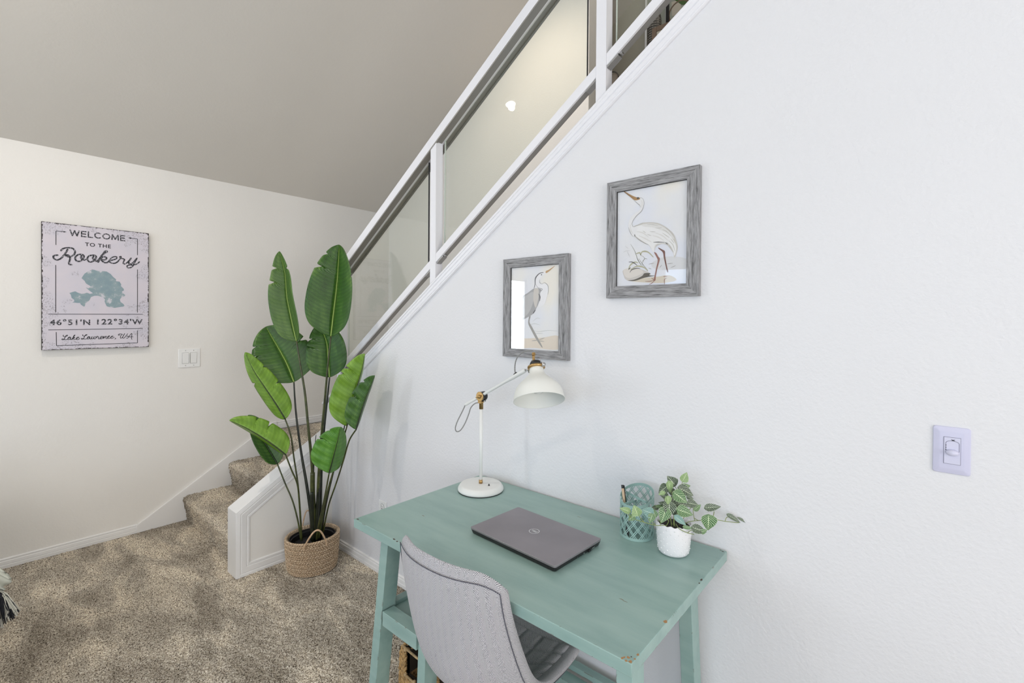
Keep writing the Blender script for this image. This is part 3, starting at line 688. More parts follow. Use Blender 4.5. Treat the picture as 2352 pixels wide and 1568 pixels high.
strokes([
 ([(320,272),(370,225),(450,205),(540,203),(620,225),(665,285),(655,350),(610,395),(545,420),(490,420),(445,400),(450,380),(490,380),(530,410),(545,450),(535,520),(515,575),(530,610),(585,618)], LW),
 ([(485,242),(440,320),(380,400),(320,460),(240,498),(165,480),(132,430),(160,390),(240,382)], LW),
 ([(885,440),(840,480),(810,440),(830,395),(780,365),(710,390),(670,450),(690,515),(760,535),(830,510),(875,460),(885,410),(860,375),(790,362)], LW),
 ([(850,500),(900,505),(945,480)], LW*.7),
 ([(1180,450),(1140,500),(1100,460),(1120,405),(1080,385),(1010,405),(970,460),(985,525),(1050,550),(1120,525),(1170,480),(1182,420),(1150,388),(1080,382)], LW),
 ([(1150,520),(1200,530),(1260,480),(1330,380),(1400,330),(1450,300),(1440,280),(1400,290),(1350,360),(1290,450),(1235,555)], LW),
 ([(1300,470),(1340,430),(1400,425),(1440,450),(1420,490),(1350,500),(1310,490),(1350,540),(1420,570),(1480,550),(1530,490)], LW),
 ([(1510,520),(1600,500),(1680,470),(1690,430),(1640,420),(1560,450),(1515,510),(1530,560),(1610,585),(1690,560),(1750,500),(1790,440),(1790,415),(1765,425),(1780,455),(1840,470),(1880,490),(1860,540),(1850,585),(1890,600),(1940,570),(2000,510),(2040,460)], LW*.85),
 ([(2040,460),(1990,540),(1990,590),(2040,600),(2100,560),(2160,490),(2185,460)], LW),
 ([(2185,460),(2130,560),(2090,640),(2030,690),(1960,690),(1945,650),(1990,625),(2090,625),(2180,600),(2245,550)], LW*.85)], cr1, LW, 'lettering', INK)
cr2 = lambda x, y: sgp(130+x/12.38, 755+y/12.38)
TW = .0036
strokes([
 [(195,180),(185,200),(215,220),(270,210),(310,190),(300,178),(265,195),(240,240),(215,290),(175,312),(150,300),(165,282),(200,295),(250,308),(310,295),(340,260),(390,240),(365,230),(330,255),(318,290),(345,305),(385,280),(400,240),(395,295),(425,300),(465,250),(520,180),(505,180),(480,215),(445,300)],
 [(450,270),(500,240),(515,255),(470,270),(500,300),(550,290),(600,260),(630,245),(610,232),(575,250),(560,290),(590,308),(635,290),(655,270)],
 [(748,165),(738,185),(768,205),(825,190),(862,170),(850,160),(815,180),(790,225),(765,275),(725,298),(702,285),(718,268),(755,280),(800,292),(860,280),(890,245),(935,228),(910,218),(880,240),(868,275),(895,290),(930,262),(948,225),(945,280),(975,285),(1010,215),(995,265),(1010,285),(1045,270),(1070,215),(1060,270),(1085,285),(1120,260),(1125,225),(1105,225),(1135,245),(1165,215),(1150,205),(1190,230),(1185,275),(1215,285),(1270,250),(1305,225),(1290,208),(1255,225),(1235,265),(1255,285),(1300,270),(1350,205),(1330,275),(1380,225),(1410,205),(1400,260),(1430,275),(1480,225),(1510,200),(1480,200),(1450,230),(1455,265),(1490,272),(1545,240),(1600,215),(1590,200),(1560,210),(1535,250),(1555,272),(1600,260),(1640,235)],
 [(1672,262),(1680,275),(1655,292)],
 [(1800,165),(1770,185),(1755,165),(1785,145),(1850,148),(1865,160),(1830,190),(1810,240),(1825,265),(1870,240),(1930,140),(1925,145),(1880,230),(1890,262),(1930,250),(2010,150),(2020,140)],
 [(1985,262),(2020,262),(2060,215),(2100,160),(2135,128),(2140,165),(2132,220),(2128,270),(2142,298)], [(1995,215),(2020,200),(2045,222),(2090,228),(2172,225)]], cr2, TW, 'lettering', INK2, 4)
# lake
cr3 = lambda x, y: sgp(150+x/14.933, 610+y/14.933)
lake = [(555,425),(660,270),(820,175),(975,135),(1060,165),(1130,185),(1220,178),(1420,200),(1560,290),(1640,385),(1740,465),(1735,530),(1860,545),(1915,640),(1905,700),(2000,790),(2010,850),(1945,880),(1950,925),(2050,1000),(2040,1040),(1925,1075),(1870,1170),(1900,1245),(2000,1320),(2030,1375),(1990,1400),(1850,1420),(1700,1445),(1560,1435),(1420,1390),(1370,1290),(1345,1215),(1365,1160),(1280,1080),(1120,1030),(1000,1030),(880,1075),(830,1180),(780,1230),(690,1285),(670,1390),(625,1400),(530,1330),(505,1275),(400,1275),(300,1262),(235,1262),(310,1225),(300,1165),(215,1105),(190,1000),(140,935),(250,900),(340,878),(440,930),(560,965),(650,955),(740,925),(850,965),(945,940),(830,860),(705,750),(800,765),(865,740),(830,680),(710,610),(660,520)]
def lakemat():
    m, nt, b = newmat('lake_blue'); b.inputs['Roughness'].default_value = .6
    ge = nt.nodes.new('ShaderNodeNewGeometry'); n1 = N(nt, 'ShaderNodeTexNoise', Scale=28.0, Detail=5.0, Roughness=.6); nt.links.new(ge.outputs['Position'], n1.inputs['Vector'])
    nt.links.new(ramp(nt, n1.outputs[0], [(.4, (.245, .345, .39)), (.58, (.30, .39, .42)), (.66, (.62, .62, .67))]), b.inputs['Base Color']); return m
mb = MB(); mb.flat([cr3(*p) for p in lake], sf); mb.build('lake_map', lakemat(), sg, fixn=False)
c4 = lambda x, y: sgp(60+x/4.1273, 480+y/4.1273)
mb = MB()
for P in ([(283,340),(283,208),(355,214)], [(1055,437),(1055,283),(995,276)], [(281,530),(281,978)], [(1055,572),(1055,980)], [(210,995),(1105,997)], [(210,1145),(1105,1131)], [(285,1165),(287,1294),(1055,1268),(1055,1150)]):
    for i in range(len(P)-1): mb.ribbon([c4(*P[i]), c4(*P[i+1])], .0036, sf)
mb.flat([c4(355, 208), c4(384, 217), c4(355, 222)], sf); mb.flat([c4(996, 268), c4(968, 273), c4(996, 283)], sf)
mb.build('border_line', INK2, sg, fixn=False)

# ================================================================== framed bird prints
PYF = YD-.022                                  # frame front
def picture(name, label, ol_, il_, tilt=0):
    t_ = thing(name, label, 'picture', ((ol_[0]+ol_[1])/2, YD-.01, ol_[2]))
    X0, X1, Z0, Z1 = ol_; x0, x1, z0, z1 = il_
    O = [(X0, Z0), (X1, Z0), (X1, Z1), (X0, Z1)]; I = [(x0, z0), (x1, z0), (x1, z1), (x0, z1)]
    for k in range(4):
        j = (k+1) % 4; mb = MB(); b = 0
        sec = [(O, -.001), (O, -.021), (O, -.0225), (I, -.019), (I, -.004)]
        for c in (k, j):
            for (L, y) in sec: mb.v.append((L[c][0], YD+y, L[c][1]))
        ln = Vector((O[j][0]-O[k][0], O[j][1]-O[k][1])).length
        wdt = abs(x0-X0)
        for c, u_ in ((0, 0), (1, ln)):
            for q, w_ in enumerate((-.02, 0, .001, wdt, wdt+.015)): mb.uv[c*5+q] = (u_+k*.37+(0 if q < 3 else (wdt if c == 0 else -wdt)), w_+k*.11)
        for q in range(4): mb.f.append((q, q+1, 5+q+1, 5+q))
        mb.f.append((4, 0, 5, 9)); mb.f.append((0, 1, 2, 3, 4)); mb.f.append((5, 6, 7, 8, 9))
        mb.build('frame_side', M['greywood'], t_)
    mb = MB(); mb.box(x0-.004, x1+.004, YD-.010, YD-.004, z0-.004, z1+.004); pp = mb.build('paper', PAPER, t_)
    mb = MB(); mb.box(x0-.003, x1+.003, YD-.0145, YD-.0125, z0-.003, z1+.003); mb.build('glass', M['picglass'], t_)
    mb = MB(); 
    for (a, b_, c, d_) in ((x0-.0005, x0+.0016, z0, z1), (x0, x1, z1-.0016, z1+.0005)): mb.box(a, b_, YD-.0155, YD-.0102, c, d_)
    mb.build('inner_lip', M['black'], t_)
    return t_
def papermat():
    m, nt, b = newmat('print_paper'); b.inputs['Roughness'].default_value = .7
    ge = nt.nodes.new('ShaderNodeNewGeometry'); n1 = N(nt, 'ShaderNodeTexNoise', Scale=5.0, Detail=2.0); nt.links.new(ge.outputs['Position'], n1.inputs['Vector'])
    nt.links.new(ramp(nt, n1.outputs[0], [(.35, (.74, .77, .86)), (.55, (.80, .805, .815)), (.7, (.84, .81, .74))]), b.inputs['Base Color']); return m
PAPER = papermat()
def q1(u, v, y=YD-.0105): return hit(u, v, 1, y)
a = hit(1393.3, 683.6, 1, PYF); b2 = hit(1606, 379, 1, PYF); c = hit(1393.8, 419.4, 1, PYF); e = hit(1605.6, 680.3, 1, PYF)
LO = ((a.x+c.x)/2, (b2.x+e.x)/2, (a.z+e.z)/2, (b2.z+c.z)/2)
a = hit(1414, 657.5, 1, YD-.019); b2 = hit(1578, 410.5, 1, YD-.019)
big = picture('crane_picture', 'larger grey-framed print of a white crane, hung higher on the desk wall', LO, (a.x, b2.x, a.z, b2.z))
a = hit(1155.6, 818.4, 1, PYF); b2 = hit(1304.4, 580.9, 1, PYF); c = hit(1155, 596.6, 1, PYF); e = hit(1304, 828.1, 1, PYF)
SO = ((a.x+c.x)/2, (b2.x+e.x)/2, (a.z+e.z)/2, (b2.z+c.z)/2)
a = hit(1170.5, 800.0, 1, YD-.019); b2 = hit(1283.5, 605.3, 1, YD-.019)
sml = picture('heron_picture', 'smaller grey-framed print of a grey heron behind the desk lamp', SO, (a.x, b2.x, a.z, b2.z))
def art(parent, cvt, items, name):
    """printed shapes on the paper, one flat layer above the other"""
    for k, (col, kind, pts, w_) in enumerate(items):
        y = YD-.0101-.00006*k; f3 = lambda p, q, y=y: (p, y, q)
        mb = MB(); P = [cvt(*p) for p in pts] if kind in 'ps' else None
        if kind == 'p': mb.flat([tuple(q) for q in cr(P, 4, True)], f3)
        elif kind == 's': mb.flat(P, f3)
        else:
            for st_ in pts: 
                mb = MB(); Q = cr([cvt(*p) for p in st_], 4); n = len(Q); mb.ribbon(Q, [w_*(1-.6*abs(2*i/(n-1)-1)) if kind == 't' else w_ for i in range(n)], f3); mb.build('print_stroke', INKS.setdefault(col, plain('print_ink', col, .75)), parent, fixn=False)
        if kind in 'ps': mb.build(name, INKS.setdefault(col, plain('print_ink', col, .75)), parent, fixn=False)
INKS = {}
cb = lambda x, y: (lambda q: (q.x, q.z))(hit(1410+x/6.272, 420+y/6.272, 1, YD-.0105))
items = [
 ((.69,.70,.72), 'p', [(560,1140),(760,1060),(1040,1090),(1046,1230),(900,1240),(700,1250),(560,1220)], 0),
 ((.66,.60,.50), 'p', [(180,1400),(400,1370),(620,1350),(800,1330),(900,1400),(700,1440),(400,1430)], 0),
 ((.62,.59,.56), 'p', [(130,1260),(230,1230),(380,1240),(520,1300),(500,1340),(350,1370),(260,1400),(170,1390),(140,1330)], 0),
 ((.73,.69,.65), 'p', [(140,1250),(260,1225),(380,1245),(420,1290),(330,1340),(220,1370),(160,1340)], 0),
 ((.10,.09,.075), 'p', [(405,1340),(440,1300),(525,1300),(510,1330),(590,1335),(440,1365),(300,1410),(200,1405),(300,1390)], 0),
 ((.30,.30,.25), 't', [[(240,880),(300,980),(350,1120),(410,1190)], [(360,1090),(400,1150),(490,1260)], [(385,1040),(440,1080),(410,1150),(420,1190)], [(410,1130),(450,1090),(480,1095)], [(330,1070),(360,1130),(390,1185)]], .0020),
 ((.45,.44,.30), 't', [[(320,1020),(370,1005),(385,1040)], [(385,1040),(410,990),(490,995),(570,1070)], [(210,1240),(240,1180),(300,1140),(350,1150)], [(240,1250),(330,1200),(430,1215),(490,1270)]], .0058),
 ((.05,.05,.05), 't', [[(215,1140),(260,1138),(310,1165),(335,1190)], [(230,1290),(260,1250),(330,1228),(380,1235)], [(210,1250),(240,1215)]], .0034),
 ((.60,.60,.62), 't', [[(135,1000),(170,980),(230,975)], [(160,910),(210,945)], [(190,980),(230,1070)]], .0018),
 ((.35,.34,.33), 't', [[(500,1170),(580,1155)], [(770,1165),(850,1155)], [(820,1220),(890,1190)], [(660,1220),(690,1180)], [(540,1240),(500,1225)]], .0022),
 # legs
 ((.17,.07,.055), 'p', [(640,930),(700,960),(735,985),(740,1060),(765,1200),(782,1275),(768,1280),(745,1190),(720,1080),(705,1000),(650,950)], 0),
 ((.30,.14,.115), 'p', [(580,1000),(610,1010),(640,1060),(662,1090),(650,1150),(625,1240),(605,1340),(600,1400),(570,1410),(590,1320),(610,1220),(632,1120),(620,1080)], 0),
 ((.32,.16,.13), 't', [[(590,1400),(520,1415),(450,1415)], [(590,1400),(550,1440),(505,1465)], [(580,1395),(540,1370)], [(770,1345),(710,1345)], [(765,1370),(730,1390),(730,1465)]], .0026),
 # bird
 ((.60,.585,.545), 'p', [(285,632),(350,600),(420,572),(530,566),(640,580),(740,630),(820,690),(870,750),(900,830),(920,920),(905,1000),(875,1075),(850,1000),(800,930),(760,890),(690,880),(610,915),(570,990),(500,890),(430,860),(380,830),(310,780),(280,750)], 0),
 ((.83,.83,.83), 'p', [(290,640),(380,610),(480,590),(600,620),(700,670),(780,720),(850,810),(895,900),(895,980),(870,1050),(845,960),(800,900),(740,870),(660,872),(600,895),(580,985),(560,990),(510,895),(440,855),(390,820),(320,770),(290,720)], 0),
 ((.80,.80,.81), 'p', [(375,320),(350,300),(310,270),(295,250),(340,225),(370,210),(410,220),(432,270),(425,340),(395,410),(330,470),(285,530),(270,590),(290,632),(340,640),(320,720),(275,770),(235,720),(212,640),(212,570),(240,500),(300,440),(360,400),(382,350)], 0),
 ((.35,.34,.32), 't', [[(375,210),(415,225),(434,280),(425,345),(395,410),(330,470),(285,530),(262,590),(285,632),(350,605),(420,575)], [(295,250),(345,298),(375,322),(382,350)], [(212,640),(235,710),(275,772)], [(300,750),(340,800),(430,860),(495,893)]], .0022),
 ((.74,.735,.72), 'p', [(400,600),(520,585),(640,600),(740,650),(820,720),(870,800),(850,800),(780,730),(680,680),(560,640),(440,630)], 0),
 ((.72,.71,.69), 't', [[(330,700),(420,720),(500,780)], [(360,760),(450,800),(540,850)], [(560,760),(640,780),(720,830)], [(600,720),(700,760),(780,830)], [(240,600),(245,680),(275,730)], [(400,250),(410,300),(395,360)], [(640,870),(600,900),(585,960)]], .0045),
 ((.52,.51,.48), 't', [[(480,600),(560,600),(640,620)], [(600,650),(660,650),(690,640)], [(700,670),(760,700),(820,760)], [(740,640),(800,690),(860,760)], [(700,720),(760,760),(800,790)], [(760,850),(820,920),(860,1000)], [(790,830),(850,890),(880,980)], [(820,800),(870,870)], [(480,740),(540,760)], [(520,700),(600,705)], [(420,690),(460,720)]], .0022),
 ((.13,.13,.13), 't', [[(570,855),(640,852),(735,856)], [(740,856),(780,885)], [(300,740),(305,770)]], .0036),
 ((.40,.22,.07), 'p', [(120,105),(180,135),(260,180),(330,208),(372,212),(375,235),(330,250),(290,245),(240,205),(180,158)], 0),
 ((.16,.09,.04), 't', [[(122,107),(200,165),(290,225)]], .0022),
 ((.03,.025,.02), 'p', [(332,212),(350,205),(366,216),(352,232),(336,228)], 0)]
art(big, cb, items, 'print_shape')
cs = lambda x, y: (lambda q: (q.x, q.z))(hit(1160+x/7.127, 600+y/7.127, 1, YD-.0105))
items = [
 ((.74,.66,.56), 'p', [(90,1240),(300,1260),(600,1250),(870,1220),(876,1440),(500,1420),(100,1410)], 0),
 ((.60,.62,.62), 't', [[(450,1130),(560,1150),(700,1130),(860,1140)], [(450,1180),(560,1180),(620,1180)], [(460,980),(520,930),(570,940)], [(400,1040),(480,1020),(570,1040)]], .0030),
 ((.33,.32,.30), 'p', [(395,900),(418,900),(400,990),(440,1070),(520,1220),(610,1395),(590,1395),(500,1260),(420,1110),(378,1010)], 0),
 ((.40,.38,.35), 't', [[(540,1290),(440,1300)], [(545,1290),(650,1250)], [(540,1300),(640,1310)]], .0040),
 ((.84,.84,.86), 'p', [(520,240),(580,200),(650,185),(680,185),(640,215),(590,250),(565,300),(560,340),(600,370),(650,360),(700,400),(705,470),(690,560),(650,690),(580,730),(540,700),(470,450),(490,420),(490,330)], 0),
 ((.38,.38,.39), 'p', [(270,600),(380,510),(470,445),(540,440),(600,470),(575,520),(572,610),(550,690),(510,770),(455,860),(380,910),(300,955),(265,990),(262,800)], 0),
 ((.50,.50,.50), 'p', [(290,620),(380,540),(450,500),(480,560),(450,700),(400,820),(330,900),(285,900)], 0),
 ((.62,.59,.55), 'p', [(475,455),(545,450),(550,560),(530,680),(500,760),(465,640)], 0),
 ((.10,.10,.11), 't', [[(630,182),(570,195),(520,240),(495,290),(492,370),(475,440)], [(550,530),(572,580),(565,650)], [(455,858),(500,790)]], .0060),
 ((.30,.30,.31), 't', [[(565,300),(570,350),(610,372)], [(500,370),(540,430),(605,450),(605,470),(560,470)], [(605,370),(650,350),(700,395),(710,470),(700,540)]], .0026),
 ((.50,.31,.14), 'p', [(668,160),(720,135),(820,70),(780,110),(720,165),(672,192)], 0),
 ((.05,.05,.05), 'p', [(588,218),(600,210),(608,220),(596,228)], 0)]
art(sml, cs, items, 'print_shape')
# ================================================================== desk
T = .80; TH = .032
DX0, DX1, DY0, DY1 = -1.634, -.481, .974, 1.662
desk = thing('desk', 'teal distressed wooden desk with splayed legs standing against the right wall', 'desk', ((DX0+DX1)/2, (DY0+DY1)/2, 0))
mb = MB(); mb.box(DX0, DX1, DY0, DY1, T-TH, T); top = mb.build('desktop', M['teal'], desk, bevel=.0018)
# chips of bare wood
def chips(pts, m, z=T+.0002):
    mb = MB()
    for (u, v, a, b) in pts:
        c = hit(u, v, 2, T); k = rnd.random()
        mb.flat([(c.x+a*math.cos(q)*(1+.25*math.sin(3*q+k*6)), c.y+b*math.sin(q)*(1+.25*math.cos(2*q+k*5))) for q in np.linspace(0, 2*PI, 11)[:-1]], lambda p, q: (p, q, z))
    mb.build('worn_chip', m, desk, fixn=False)
chips([(1429,1511,.003,.004),(1438,1517,.003,.004),(1434,1509,.0025,.003),(1443,1509.5,.004,.0045),(1448,1519,.004,.004),(1465,1503,.003,.004),(1458,1513,.0025,.003),(1528.5,1427,.005,.006)], M['chip'])
chips([(1450,1508,.0018,.002),(1611,1331,.003,.006),(1606,1339,.002,.004),(905,1238,.006,.004),(912,1243,.004,.003),(822,1192,.006,.003),(1660,1266,.004,.003),(1655,1263,.003,.002)], M['chipd'])
ch2 = plain('scuff', (.22, .22, .16), .5)
chips([(1428,1376,.008,.0015),(1436,1381,.008,.0014),(972,1184,.008,.002),(1330,1187,.012,.0012)], ch2)
def leg(x0, x1, y0, y1, xb, yb):
    mb = MB(); z = T-TH
    mb.hexa([(x0+xb, y0+yb, 0), (x1+xb, y0+yb, 0), (x1+xb, y1+yb, 0), (x0+xb, y1+yb, 0), (x0, y0, z), (x1, y0, z), (x1, y1, z), (x0, y1, z)])
    return mb.build('leg', M['teal'], desk, bevel=.0015)
leg(-1.492, -1.450, 1.002, 1.062, -.062, -.030)
leg(-1.492, -1.450, 1.565, 1.625, -.062, .020)
leg(-.535, -.493, 1.002, 1.062, .030, -.03)
leg(-.617, -.572, 1.572, 1.632, .030, .020)
sh = .506
leg2 = []
for (y0, yb) in ((1.000, -.012), (1.560, .010)):
    mb = MB(); mb.hexa([(-1.278, y0+yb, 0), (-1.240, y0+yb, 0), (-1.240, y0+.055+yb, 0), (-1.278, y0+.055+yb, 0), (-1.258, y0, T-TH), (-1.220, y0, T-TH), (-1.220, y0+.055, T-TH), (-1.258, y0+.055, T-TH)])
    mb.build('leg', M['teal'], desk, bevel=.0015)
mb = MB(); mb.box(-1.466, -1.27, .990, 1.040, sh-.052, sh); mb.build('shelf_rail', M['teal'], desk, bevel=.0015)
mb = MB(); mb.box(-1.466, -1.27, 1.585, 1.625, sh-.052, sh); mb.build('shelf_rail', M['teal'], desk, bevel=.0015)
mb = MB(); mb.box(-1.515, -1.482, 1.03, 1.60, sh-.045, sh-.002); mb.build('shelf_rail', M['teal'], desk, bevel=.0015)
mb = MB(); mb.box(-1.265, -1.235, 1.04, 1.585, sh-.045, sh-.002); mb.build('shelf_rail', M['teal'], desk, bevel=.0015)
mb = MB(); mb.box(-1.481, -1.266, 1.041, 1.584, sh-.030, sh-.014); mb.build('shelf', M['teal'], desk, bevel=.001)
mb = MB(); mb.box(-1.25, -.56, 1.605, 1.64, .150, .172); mb.build('stretcher', M['teal'], desk, bevel=.001)
mb = MB(); mb.box(-1.25, -.56, 1.55, 1.600, .095, .142); mb.build('stretcher', M['teal'], desk, bevel=.001)

# ================================================================== laptop
c = [hit(*p, 2, .823) for p in ((1082, 1212.5), (1188, 1161), (1380, 1237.5), (1277, 1299))]
ctr = (c[0]+c[1]+c[2]+c[3])/4
ex = ((c[3]-c[0])+(c[2]-c[1])).normalized(); ey = Vector((-ex.y, ex.x, 0)); LWd = ((c[3]-c[0]).length+(c[2]-c[1]).length)/4; LD = ((c[1]-c[0]).length+(c[2]-c[3]).length)/4
lp = thing('laptop', 'closed dark grey laptop with round silver emblem lying in the middle of the desk', 'laptop', (ctr.x, ctr.y, T))
def lf(a, b, z): q = ctr+ex*a+ey*b; return (q.x, q.y, z)
def slab(name, w0, d0, z0, w1, d1, z1, m, par, r=.008, bev=.0006):
    mb = MB(); A = rrect(-w0, w0, -d0, d0, r, 4); B = rrect(-w1, w1, -d1, d1, r, 4)
    n = len(A); mb.v = [lf(*p, z0) for p in A]+[lf(*p, z1) for p in B]
    for k in range(n): mb.f.append((k, (k+1)%n, n+(k+1)%n, n+k))
    mb.f.append(tuple(range(n))[::-1]); mb.f.append(tuple(range(n, 2*n)))
    return mb.build(name, m, par, bevel=bev)
lapm = plain('laptop_lid', (.25, .23, .25), .34, .35, nscale=5, nstr=.02, var=.12)
slab('base', LWd-.005, LD-.005, T+.0022, LWd-.001, LD-.001, T+.0145, M['black'], lp)
lid = slab('lid', LWd, LD, T+.0162, LWd, LD, .823, lapm, lp)
slab('lid_edge', LWd+.0004, LD+.0004, .8212, LWd+.0004, LD+.0004, .8224, M['steel'], lp, bev=.0002)
slab('seam', LWd-.003, LD-.003, T+.0143, LWd-.003, LD-.003, T+.0165, M['black'], lp)
for (a, b) in ((-.9, -.85), (.9, -.85), (.9, .85), (-.9, .85)): mb = MB(); mb.lathe(lf(a*LWd, b*LD, T), [(.006, 0), (.006, .004)], 12); mb.build('foot', M['black'], lp)
silv = plain('emblem_silver', (.72, .72, .74), .3, .3)
lc2 = hit(1227, 1219.3, 2, .8235); la = (lc2-ctr).dot(ex); lb = (lc2-ctr).dot(ey); RR = .0178
mb = MB(); mb.ribbon([(la+RR*math.cos(k), lb+RR*math.sin(k)) for k in np.linspace(0, 2*PI, 41)], .0024, lambda p, q: lf(p, q, .8234)); em = mb.build('emblem', silv, lp, fixn=False)
text3('DELL', -.0125, .0125, -.0052, .0052, lambda p, q: lf(la-p, lb-q, .8234), 'emblem_lettering', silv, em, .03, .9)
mb = MB(); q = ctr+ex*(LWd+.004)+ey*(LD*.45)
for (a, b, z0, z1, wa, wb, mm) in ((LWd-.004, LD*.42, T+.005, T+.011, .008, .0065, 0),):
    mb.hexa([lf(a-wa, b-wb, z0), lf(a+wa, b-wb, z0), lf(a+wa, b+wb, z0), lf(a-wa, b+wb, z0), lf(a-wa, b-wb, z1), lf(a+wa, b-wb, z1), lf(a+wa, b+wb, z1), lf(a-wa, b+wb, z1)])
mb.build('receiver', M['black'], lp, bevel=.0006)
for (b, w_) in ((LD*.62, .008), (LD*.2, .003), (-LD*.1, .0015)):
    mb = MB(); mb.hexa([lf(LWd-.004, b-w_, T+.006), lf(LWd-.0008, b-w_, T+.006), lf(LWd-.0008, b+w_, T+.006), lf(LWd-.004, b+w_, T+.006), lf(LWd-.004, b-w_, T+.0105), lf(LWd-.0003, b-w_, T+.0105), lf(LWd-.0003, b+w_, T+.0105), lf(LWd-.004, b+w_, T+.0105)]); mb.build('port', M['steel'], lp)

# ================================================================== desk lamp
bl = hit(1051, 1121, 2, T+.012); br = hit(1157, 1121, 2, T+.012); bf = hit(1104, 1144, 2, T)
bc = (bl+br)/2; RB = (br-bl).length/2; bc = Vector((bc.x, bc.y, T))
front = Vector((-bc.x, -bc.y, 0)).normalized()
bc = Vector((bf.x, bf.y, T)) - front*RB*.985
LB = thing('desk_lamp', 'white metal desk lamp with brass joints on the far left corner of the desk', 'lamp', bc)
mb = MB(); mb.lathe(bc, [(RB-.002, .003), (RB, .005), (RB-.001, .012), (RB-.008, .024), (RB-.012, .0275), (RB-.018, .029), (.012, .030), (0, .030)], 64); mb.build('base', M['lampwhite'], LB, smooth=True)
mb = MB(); mb.lathe(bc, [(RB-.001, 0), (RB-.001, .0035)], 48); mb.build('base_pad', M['black'], LB)
LY = bc.y
pz = lambda u, v: hit(u, v, 1, LY)
# pole leans nothing: vertical through the base
zt = pz(1107, 938).z
mb = MB(); mb.lathe((bc.x, bc.y, 0), [(.0074, T+.046), (.0074, zt)], 20); mb.build('pole', M['lampwhite'], LB, smooth=True)
mb = MB(); mb.lathe((bc.x, bc.y, 0), [(.0086, T+.030), (.0086, T+.046)], 20); mb.build('collar', M['brass'], LB, smooth=True)
mb = MB(); mb.lathe((bc.x, bc.y, 0), [(.0092, zt-.002), (.0092, zt+.026), (.013, zt+.028), (.013, zt+.033)], 20); mb.build('collar', M['brass'], LB, smooth=True)
sb = hit(1123, 1114.5, 2, T+.03)
mb = MB(); mb.lathe((sb.x, sb.y, T+.0295), [(.0042, 0), (.0042, .002), (.0026, .0035), (.0024, .007), (0, .008)], 14); mb.build('switch', M['black'], LB, smooth=True)
jc = pz(1108, 910); jc.x = bc.x+.002
mb = MB(); mb.lathe(jc+Vector((0, .020, 0)), [(.019, 0), (.021, .003), (.021, .013), (.018, .015), (.018, .019), (.021, .021), (.021, .030)], 28, (0, -1, 0)); mb.build('joint_drum', M['black'], LB, smooth=True, autos=.5)
mb = MB(); mb.lathe(jc+Vector((0, -.0105, 0)), [(.0215, 0), (.0215, .003), (.020, .004), (0, .004)], 32, (0, -1, 0)); mb.box(jc.x-.010, jc.x+.010, jc.y-.0135, jc.y-.0105, jc.z-.030, jc.z-.015); jp = mb.build('joint_plate', M['brass'], LB, smooth=True, autos=.5)
mb = MB(); mb.lathe(jc+Vector((0, -.0145, 0)), [(.009, 0), (.008, .004), (.005, .008), (0, .010)], 16, (0, -1, 0)); mb.beam(jc+Vector((-.016, -.020, -.006)), jc+Vector((.010, -.020, .006)), .004, .007, (0, 1, 0)); mb.build('wing_nut', M['brass'], jp, bevel=.001)
mb = MB()
mb.tube([jc+Vector((-.012, .004, -.022)), jc+Vector((.012, .004, -.022))], .003, 8); mb.lathe(jc+Vector((.014, .004, -.020)), [(.004, -.006), (.004, .006)], 10, (0, 1, 0)); mb.build('clamp_bolt', M['steel'], jp, smooth=True)
AY = LY-.001
ae = lambda u, v: hit(u, v, 1, AY)
a0_, a1_ = ae(1069.5, 929), ae(1207, 850)
d_ = (a1_-a0_); n_ = Vector((-d_.z, 0, d_.x)).normalized()
mb = MB(); mb.tube([a0_, a0_+d_*.70, a0_+d_*.72, a0_+d_*.80, a0_+d_*.985, a1_], [.0066, .0066, .0070, .0088, .0092, .0070], 16); mb.build('arm', M['lampwhite'], LB, smooth=True, autos=.6)
# shade: axis tilted slightly
SYc = LY-.018
nk = hit(1234.0, 846, 1, SYc); dn_ = (nk-EYE).dot(fwd)
oc = dep(1238.5, 920, dn_-.062); RS = 59.8/FPX*(dn_-.062)
axs = (nk-oc).normalized(); Hs = (nk-oc).length
axs = (axs - rgt*.025).normalized()
prof = [(1.0, 0), (.990, .03), (.965, .14), (.935, .25), (.88, .36), (.79, .46), (.66, .56), (.50, .67), (.38, .76), (.31, .84), (.282, .92), (.275, 1.02), (.262, 1.05)]
mb = MB(); mb.lathe(oc, [(RS*r, Hs*h) for r, h in prof], 64, axs)
mb.f = [f for f in mb.f if len(f) == 4 or min(f) > 64]   # open underneath
sd = mb.build('shade', plain('shade_enamel', (.78, .79, .75), .5), LB, smooth=True, fixn=False)
md = sd.modifiers.new('s', 'SOLIDIFY'); md.thickness = .0014; md.offset = -1
mb = MB(); mb.lathe(oc+axs*Hs*.62, [(.012, 0), (.020, -.018), (.024, -.034), (.018, -.05), (0, -.058)], 20, axs); mb.build('bulb', plain('bulb_glass', (.8, .8, .78), .2), LB, smooth=True)
tp = oc+axs*Hs*1.04; rN = RS*.275
side = axs.cross(Vector((0, 1, 0))).normalized()
mb = MB(); mb.lathe(tp, [(rN+.004, -.006), (rN+.008, -.003), (rN+.008, .003), (rN+.003, .006), (rN-.004, .006)], 32, axs); mb.build('shade_ring', M['brass'], LB, smooth=True)
mb = MB(); mb.lathe(tp, [(rN-.002, .004), (rN-.003, .018), (rN-.010, .026), (.006, .028)], 24, axs); mb.build('lamp_holder', M['black'], LB, smooth=True)
mb = MB(); mb.beam(tp+axs*.004+Vector((0, -.012, 0)), tp+axs*.052+Vector((0, -.012, 0)), .011, .005, (0, 1, 0)); mb.lathe(tp+axs*.052+Vector((0, -.010, 0)), [(.0075, 0), (.0075, .010), (.006, .012), (0, .012)], 16, axs); mb.build('yoke', M['brass'], LB, bevel=.0008)
